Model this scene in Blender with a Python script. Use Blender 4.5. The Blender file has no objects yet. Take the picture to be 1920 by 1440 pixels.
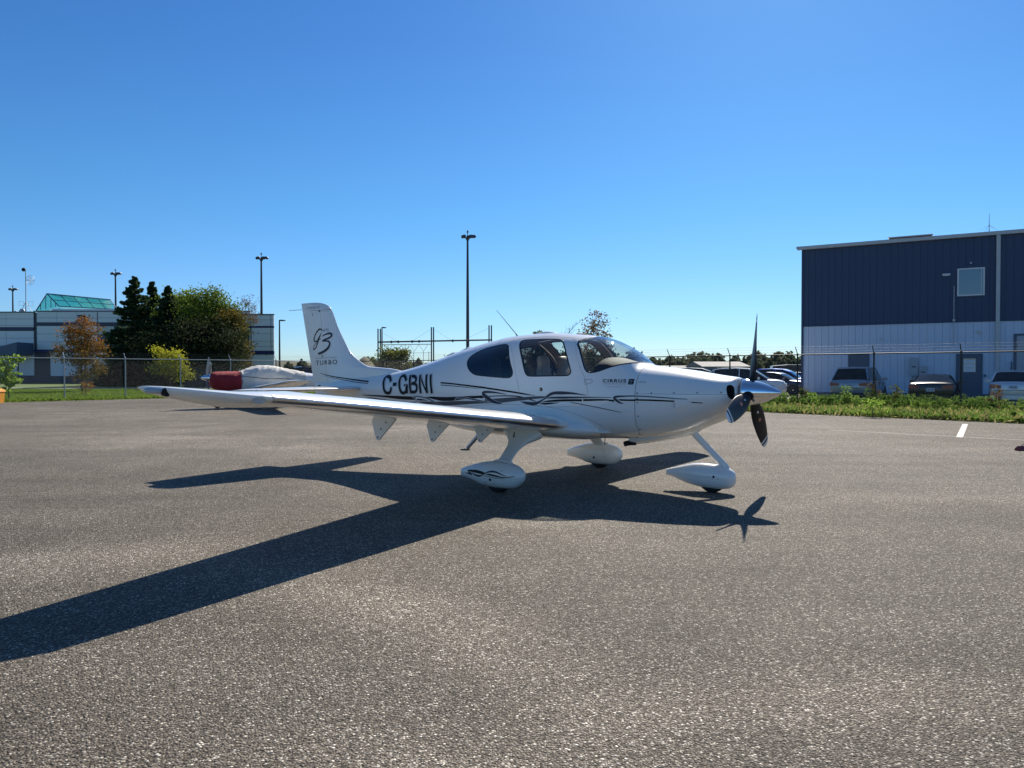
import bpy, bmesh, math, random
import numpy as np
from mathutils import Vector, Matrix
rng = np.random.default_rng(7)
random.seed(7)
S = bpy.context.scene
# ---------------------------------------------------------------- camera
cd = bpy.data.cameras.new("camera"); cam = bpy.data.objects.new("camera", cd)
S.collection.objects.link(cam); S.camera = cam
cd.sensor_width = 36.0; cd.lens = 1390.38 / 1920 * 36; cd.clip_start = 0.1; cd.clip_end = 6000
cam.location = (0, 0, 1.438); cam.rotation_euler = (math.pi / 2 - 0.0158, 0, 0)
# ---------------------------------------------------------------- sky, sun, exposure
SUN_AZ, SUN_EL = 0.3544, 0.6604          # azimuth from +Y towards +X, elevation
W = bpy.data.worlds.new("World"); S.world = W; W.use_nodes = True
wn = W.node_tree.nodes; wl = W.node_tree.links
sky = wn.new("ShaderNodeTexSky"); sky.sky_type = 'NISHITA'; sky.sun_disc = False
sky.sun_elevation = SUN_EL; sky.sun_rotation = SUN_AZ
sky.altitude = 0; sky.air_density = 1.0; sky.dust_density = 0.2; sky.ozone_density = 1.0
hsv = wn.new("ShaderNodeHueSaturation"); hsv.inputs['Saturation'].default_value = 1.15
wl.new(sky.outputs[0], hsv.inputs['Color'])
# white balance of the clear autumn air: the band low over the horizon is pale blue, not yellow
geo = wn.new("ShaderNodeTexCoord"); sx = wn.new("ShaderNodeSeparateXYZ"); wl.new(geo.outputs['Generated'], sx.inputs[0])
rp = wn.new("ShaderNodeValToRGB"); wl.new(sx.outputs['Z'], rp.inputs[0]); rp.color_ramp.interpolation = 'EASE'
el = rp.color_ramp.elements; el[0].position = 0.0; el[0].color = (0.50, 0.72, 1.18, 1)
for p_, c_ in ((0.07, (0.42, 0.68, 1.08, 1)), (0.22, (0.36, 0.70, 1.0, 1)), (0.45, (0.33, 0.65, 1.0, 1))):
    e_ = el.new(p_); e_.color = c_
el[-1].position = 0.8; el[-1].color = (0.66, 0.82, 1.0, 1)
ml = wn.new("ShaderNodeMix"); ml.data_type = 'RGBA'; ml.blend_type = 'MULTIPLY'; ml.inputs[0].default_value = 1
wl.new(hsv.outputs[0], ml.inputs[6]); wl.new(rp.outputs[0], ml.inputs[7])
wl.new(ml.outputs[2], wn["Background"].inputs[0]); wn["Background"].inputs[1].default_value = 0.0775
ld = bpy.data.lights.new("sun", 'SUN'); ld.energy = 5.0; ld.angle = math.radians(0.5); ld.color = (1.0, 0.93, 0.82)
sun = bpy.data.objects.new("sun", ld); S.collection.objects.link(sun)
sd = Vector((math.sin(SUN_AZ) * math.cos(SUN_EL), math.cos(SUN_AZ) * math.cos(SUN_EL), math.sin(SUN_EL)))
sun.rotation_euler = sd.to_track_quat('Z', 'Y').to_euler(); sun.location = sd * 50
S.view_settings.view_transform = 'Standard'; S.view_settings.look = 'None'
S.view_settings.exposure = 0.56; S.view_settings.gamma = 1.0; S.view_settings.use_curve_mapping = False
S.render.engine = 'CYCLES'
S.cycles.max_bounces = 8; S.cycles.transparent_max_bounces = 24; S.cycles.caustics_reflective = False; S.cycles.caustics_refractive = False
# ---------------------------------------------------------------- helpers
def link(o): S.collection.objects.link(o); return o
def empty(name, loc=(0, 0, 0), rz=0.0, label=None, cat=None, group=None, kind=None):
    o = bpy.data.objects.new(name, None); link(o); o.location = loc; o.rotation_euler = (0, 0, rz)
    o.empty_display_size = 0.3
    return tag(o, label, cat, group, kind)
def tag(o, label=None, cat=None, group=None, kind=None):
    if label: o['label'] = label
    if cat: o['category'] = cat
    if group: o['group'] = group
    if kind: o['kind'] = kind
    return o
def mesh(name, v, f, mats, smooth=True, idx=None, angle=35):
    me = bpy.data.meshes.new(name)
    me.from_pydata([tuple(map(float, p)) for p in v], [], [tuple(int(i) for i in q) for q in f])
    for m in (mats if isinstance(mats, (list, tuple)) else [mats]): me.materials.append(m)
    if idx is not None: me.polygons.foreach_set('material_index', np.asarray(idx, dtype=np.int32))
    if smooth:
        me.polygons.foreach_set('use_smooth', np.ones(len(me.polygons), dtype=bool))
        if angle: me.set_sharp_from_angle(angle=math.radians(angle))
    me.update(); return me
def obj(name, me, parent=None, loc=(0, 0, 0), rot=None):
    o = bpy.data.objects.new(name, me); link(o); o.location = loc
    if rot: o.rotation_euler = rot
    if parent is not None: o.parent = parent
    return o
class MB:
    """collects simple solids into one mesh"""
    def __init__(s): s.v = []; s.f = []
    def add(s, v, f):
        n = len(s.v); s.v += [tuple(p) for p in v]; s.f += [tuple(i + n for i in q) for q in f]; return s
    def box(s, a, b):
        (x0, y0, z0), (x1, y1, z1) = a, b
        return s.add([(x0, y0, z0), (x1, y0, z0), (x1, y1, z0), (x0, y1, z0), (x0, y0, z1), (x1, y0, z1), (x1, y1, z1), (x0, y1, z1)],
                     [(0, 3, 2, 1), (4, 5, 6, 7), (0, 1, 5, 4), (1, 2, 6, 5), (2, 3, 7, 6), (3, 0, 4, 7)])
    def tube(s, pts, r, n=8, caps=True):
        pts = [Vector(p) for p in pts]; rs = r if isinstance(r, (list, tuple)) else [r] * len(pts)
        rings = []; prev = None
        for i, p in enumerate(pts):
            d = (pts[min(i + 1, len(pts) - 1)] - pts[max(i - 1, 0)]).normalized()
            if prev is None:
                a = d.orthogonal().normalized()
            else:
                a = (prev - d * prev.dot(d)).normalized()
            prev = a; b = d.cross(a)
            rings.append([p + (a * math.cos(t) + b * math.sin(t)) * rs[i] for t in [2 * math.pi * k / n for k in range(n)]])
        v = [q for ring in rings for q in ring]; f = []
        for i in range(len(pts) - 1):
            for k in range(n):
                f.append((i * n + k, i * n + (k + 1) % n, (i + 1) * n + (k + 1) % n, (i + 1) * n + k))
        if caps: f.append(tuple(range(n - 1, -1, -1))); f.append(tuple(range((len(pts) - 1) * n, len(pts) * n)))
        return s.add(v, f)
    def prism(s, poly, a, b, axis='y'):
        n = len(poly)
        P = {'y': lambda u, w, t: (u, t, w), 'z': lambda u, w, t: (u, w, t), 'x': lambda u, w, t: (t, u, w)}[axis]
        v = [P(u, w, a) for u, w in poly] + [P(u, w, b) for u, w in poly]
        f = [tuple(range(n)), tuple(range(2 * n - 1, n - 1, -1))] + [(i, i + n, (i + 1) % n + n, (i + 1) % n) for i in range(n)]
        return s.add(v, f)
    def lathe(s, prof, c=(0, 0, 0), axis='x', n=32):
        v = []; f = []; c = Vector(c)
        for (t, r) in prof:
            for k in range(n):
                a = 2 * math.pi * k / n; u, w = r * math.cos(a), r * math.sin(a)
                q = {'x': (t, u, w), 'y': (u, t, w), 'z': (u, w, t)}[axis]
                v.append(c + Vector(q))
        for i in range(len(prof) - 1):
            for k in range(n): f.append((i * n + k, i * n + (k + 1) % n, (i + 1) * n + (k + 1) % n, (i + 1) * n + k))
        f.append(tuple(range(n))); f.append(tuple(range((len(prof) - 1) * n, len(prof) * n)))
        return s.add(v, f)
    def build(s, name, mat, parent=None, loc=(0, 0, 0), smooth=True, angle=35, rot=None, fix=True):
        me = mesh(name, s.v, s.f, mat, smooth, angle=None)
        if fix:
            bm = bmesh.new(); bm.from_mesh(me); bmesh.ops.recalc_face_normals(bm, faces=bm.faces); bm.to_mesh(me); bm.free()
        if smooth and angle: me.set_sharp_from_angle(angle=math.radians(angle))
        return obj(name, me, parent, loc, rot)
def copy_tree(o, parent=None):
    c = o.copy(); S.collection.objects.link(c); c.parent = parent
    for ch in [k for k in o.children]: copy_tree(ch, c)
    return c
def pchip(xs, ys):
    xs = np.asarray(xs, float); ys = np.asarray(ys, float)
    if xs[0] > xs[-1]: xs = xs[::-1]; ys = ys[::-1]
    h = np.diff(xs); d = np.diff(ys) / h; m = np.zeros(len(xs)); m[0] = d[0]; m[-1] = d[-1]
    for i in range(1, len(xs) - 1):
        if d[i - 1] * d[i] > 0:
            w1 = 2 * h[i] + h[i - 1]; w2 = h[i] + 2 * h[i - 1]; m[i] = (w1 + w2) / (w1 / d[i - 1] + w2 / d[i])
    def ev(x):
        x = np.clip(np.asarray(x, float), xs[0], xs[-1]); i = np.clip(np.searchsorted(xs, x) - 1, 0, len(xs) - 2)
        t = (x - xs[i]) / h[i]
        return ((2*t**3-3*t**2+1)*ys[i] + (t**3-2*t**2+t)*h[i]*m[i] + (-2*t**3+3*t**2)*ys[i+1] + (t**3-t**2)*h[i]*m[i+1])
    return ev
# ---------------------------------------------------------------- materials
def pr(name, col, rough=0.5, metal=0.0, coat=0.0, var=0.0, vscale=3.0, bump=0.0, bscale=40.0, spec=None, col2=None, emit=None):
    m = bpy.data.materials.new(name); m.use_nodes = True; nt = m.node_tree; b = nt.nodes["Principled BSDF"]
    b.inputs['Roughness'].default_value = rough; b.inputs['Metallic'].default_value = metal
    b.inputs['Coat Weight'].default_value = coat; b.inputs['Coat Roughness'].default_value = 0.04
    if spec is not None: b.inputs['Specular IOR Level'].default_value = spec
    c = tuple(col) + (1,)
    b.inputs['Base Color'].default_value = c
    tc = nt.nodes.new("ShaderNodeTexCoord")
    if var > 0 or col2:
        n = nt.nodes.new("ShaderNodeTexNoise"); n.inputs['Scale'].default_value = vscale; n.inputs['Detail'].default_value = 6
        nt.links.new(tc.outputs['Object'], n.inputs['Vector'])
        r = nt.nodes.new("ShaderNodeValToRGB"); nt.links.new(n.outputs['Fac'], r.inputs['Fac'])
        r.color_ramp.elements[0].position = 0.3; r.color_ramp.elements[1].position = 0.7
        c2 = tuple(col2) + (1,) if col2 else tuple(min(1, k * (1 + var)) for k in col) + (1,)
        c1 = c if col2 else tuple(k * (1 - var) for k in col) + (1,)
        r.color_ramp.elements[0].color = c1; r.color_ramp.elements[1].color = c2
        nt.links.new(r.outputs[0], b.inputs['Base Color'])
    if bump > 0:
        n = nt.nodes.new("ShaderNodeTexNoise"); n.inputs['Scale'].default_value = bscale; n.inputs['Detail'].default_value = 3
        nt.links.new(tc.outputs['Object'], n.inputs['Vector'])
        bp = nt.nodes.new("ShaderNodeBump"); bp.inputs['Strength'].default_value = bump; bp.inputs['Distance'].default_value = 0.02
        nt.links.new(n.outputs['Fac'], bp.inputs['Height']); nt.links.new(bp.outputs[0], b.inputs['Normal'])
    return m
def glassmat(name, tint, rough=0.0, ior=1.5):
    m = bpy.data.materials.new(name); m.use_nodes = True; nt = m.node_tree; nt.nodes.clear()
    out = nt.nodes.new("ShaderNodeOutputMaterial"); mx = nt.nodes.new("ShaderNodeMixShader")
    tr = nt.nodes.new("ShaderNodeBsdfTransparent"); tr.inputs[0].default_value = tuple(tint) + (1,)
    gl = nt.nodes.new("ShaderNodeBsdfGlossy"); gl.inputs['Roughness'].default_value = max(rough, 0.015)
    lw = nt.nodes.new("ShaderNodeLayerWeight"); lw.inputs['Blend'].default_value = 0.5
    pw = nt.nodes.new("ShaderNodeMath"); pw.operation = 'POWER'; pw.inputs[1].default_value = 2.4
    ma = nt.nodes.new("ShaderNodeMath"); ma.operation = 'MULTIPLY_ADD'; ma.inputs[1].default_value = 0.9; ma.inputs[2].default_value = 0.06
    nt.links.new(lw.outputs['Facing'], pw.inputs[0]); nt.links.new(pw.outputs[0], ma.inputs[0]); nt.links.new(ma.outputs[0], mx.inputs[0])
    nt.links.new(tr.outputs[0], mx.inputs[1]); nt.links.new(gl.outputs[0], mx.inputs[2])
    nt.links.new(mx.outputs[0], out.inputs[0]); return m
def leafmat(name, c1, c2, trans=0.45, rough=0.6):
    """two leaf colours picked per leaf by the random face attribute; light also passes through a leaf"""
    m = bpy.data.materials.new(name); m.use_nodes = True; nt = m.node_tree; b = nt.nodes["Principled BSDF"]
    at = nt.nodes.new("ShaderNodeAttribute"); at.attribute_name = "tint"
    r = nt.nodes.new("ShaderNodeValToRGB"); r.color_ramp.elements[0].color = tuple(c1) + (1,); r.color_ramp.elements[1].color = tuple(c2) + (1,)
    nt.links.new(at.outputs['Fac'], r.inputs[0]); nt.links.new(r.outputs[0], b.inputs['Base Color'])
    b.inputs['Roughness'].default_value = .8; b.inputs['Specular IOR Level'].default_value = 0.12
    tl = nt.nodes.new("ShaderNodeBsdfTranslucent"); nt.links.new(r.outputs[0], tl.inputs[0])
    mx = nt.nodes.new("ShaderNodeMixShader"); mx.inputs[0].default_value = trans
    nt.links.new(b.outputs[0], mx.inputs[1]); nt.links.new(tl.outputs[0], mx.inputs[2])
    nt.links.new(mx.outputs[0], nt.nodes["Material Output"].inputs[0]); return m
def leaves_mesh(name, C, size, mat, tint=None, up=0.0, elong=1.0, dirs=None, wid=0.5):
    """one small folded leaf quad per centre C (N,3)"""
    N = len(C); size = np.broadcast_to(np.asarray(size, float), (N,))[:, None]
    a = rng.normal(size=(N, 3)) if dirs is None else dirs + rng.normal(size=(N, 3)) * 0.35
    a[:, 2] += up; a /= np.linalg.norm(a, axis=1)[:, None]
    b = np.cross(a, rng.normal(size=(N, 3))); b /= np.linalg.norm(b, axis=1)[:, None] + 1e-9
    A = a * size * elong; B = b * size * wid
    v = np.empty((N, 4, 3)); v[:, 0] = C - A * .5; v[:, 1] = C + B; v[:, 2] = C + A * .5; v[:, 3] = C - B
    me = bpy.data.meshes.new(name); me.vertices.add(N * 4); me.vertices.foreach_set('co', v.ravel())
    me.loops.add(N * 4); me.loops.foreach_set('vertex_index', np.arange(N * 4, dtype=np.int32))
    me.polygons.add(N); me.polygons.foreach_set('loop_start', np.arange(N, dtype=np.int32) * 4)
    me.polygons.foreach_set('loop_total', np.full(N, 4, dtype=np.int32))
    me.materials.append(mat); me.update(calc_edges=True)
    at = me.attributes.new('tint', 'FLOAT', 'FACE')
    at.data.foreach_set('value', (rng.random(N) if tint is None else np.clip(tint, 0, 1)).astype(np.float32))
    return me
# ---------------------------------------------------------------- aeroplane hull as a function (x forward from spinner tip, y port, z up)
HS = [ # x, ztop, zbot, halfwidth, zmid, n_top, n_bottom
(-0.455,1.362,1.050,0.165,1.205,2.0,2.0),(-0.470,1.372,0.995,0.270,1.200,2.2,2.2),(-0.500,1.380,0.955,0.335,1.19,2.3,2.3),
(-0.560,1.388,0.915,0.385,1.17,2.3,2.3),(-0.660,1.402,0.865,0.425,1.16,2.3,2.3),(-0.82,1.428,0.795,0.465,1.15,2.4,2.3),
(-1.00,1.458,0.722,0.500,1.12,2.5,2.4),(-1.20,1.484,0.668,0.530,1.10,2.6,2.5),(-1.50,1.520,0.620,0.572,1.08,2.6,2.7),
(-1.60,1.537,0.612,0.584,1.08,2.5,2.8),(-1.75,1.675,0.605,0.600,1.08,2.3,2.9),(-1.92,1.780,0.600,0.615,1.08,2.3,3.0),
(-2.07,1.850,0.595,0.625,1.08,2.4,3.0),(-2.24,1.898,0.590,0.633,1.08,2.5,3.0),(-2.47,1.930,0.580,0.640,1.08,2.6,3.0),
(-2.65,1.948,0.572,0.643,1.08,2.6,3.0),(-2.96,1.968,0.562,0.643,1.08,2.6,3.0),(-3.16,1.964,0.560,0.640,1.08,2.6,3.0),
(-3.57,1.940,0.560,0.620,1.09,2.5,2.9),(-3.90,1.886,0.575,0.590,1.10,2.4,2.8),(-4.15,1.833,0.600,0.555,1.11,2.4,2.7),
(-4.44,1.768,0.635,0.505,1.12,2.3,2.6),(-4.80,1.665,0.690,0.440,1.13,2.3,2.5),(-5.19,1.565,0.755,0.370,1.14,2.2,2.4),
(-5.60,1.475,0.820,0.300,1.15,2.2,2.3),(-6.00,1.415,0.870,0.235,1.16,2.1,2.2),(-6.50,1.365,0.920,0.165,1.16,2.0,2.1),
(-7.00,1.330,0.960,0.105,1.16,2.0,2.0),(-7.40,1.310,0.985,0.055,1.16,2.0,2.0),(-7.60,1.300,1.000,0.025,1.16,2.0,2.0)]
_hx = [s[0] for s in HS]
hull_f = [pchip(_hx, [s[k] for s in HS]) for k in range(1, 7)]
def hull_w(x, z):
    zt, zb, w, zm, nt, nb = [float(f(x)) for f in hull_f]
    t = (z - zm) / (zt - zm) if z > zm else (zm - z) / (zm - zb); n = nt if z > zm else nb
    return w * (1 - t ** n) ** (1 / n) if t < 1 else 0.0
def fin_le(z): return float(_fle(z))
_fle = pchip([1.25,1.36,1.44,1.50,1.53,1.627,1.77,1.97,2.17,2.49,2.545,2.59,2.612,2.622],[-5.0,-5.25,-5.6,-5.95,-6.38,-6.62,-6.82,-6.96,-7.09,-7.255,-7.31,-7.42,-7.53,-7.66])
def fin_te(z): return -7.62 - (z - 1.0) * 0.224
def fin_t(z): return 0.062 - 0.026 * (z - 1.3) / 1.3
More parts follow.
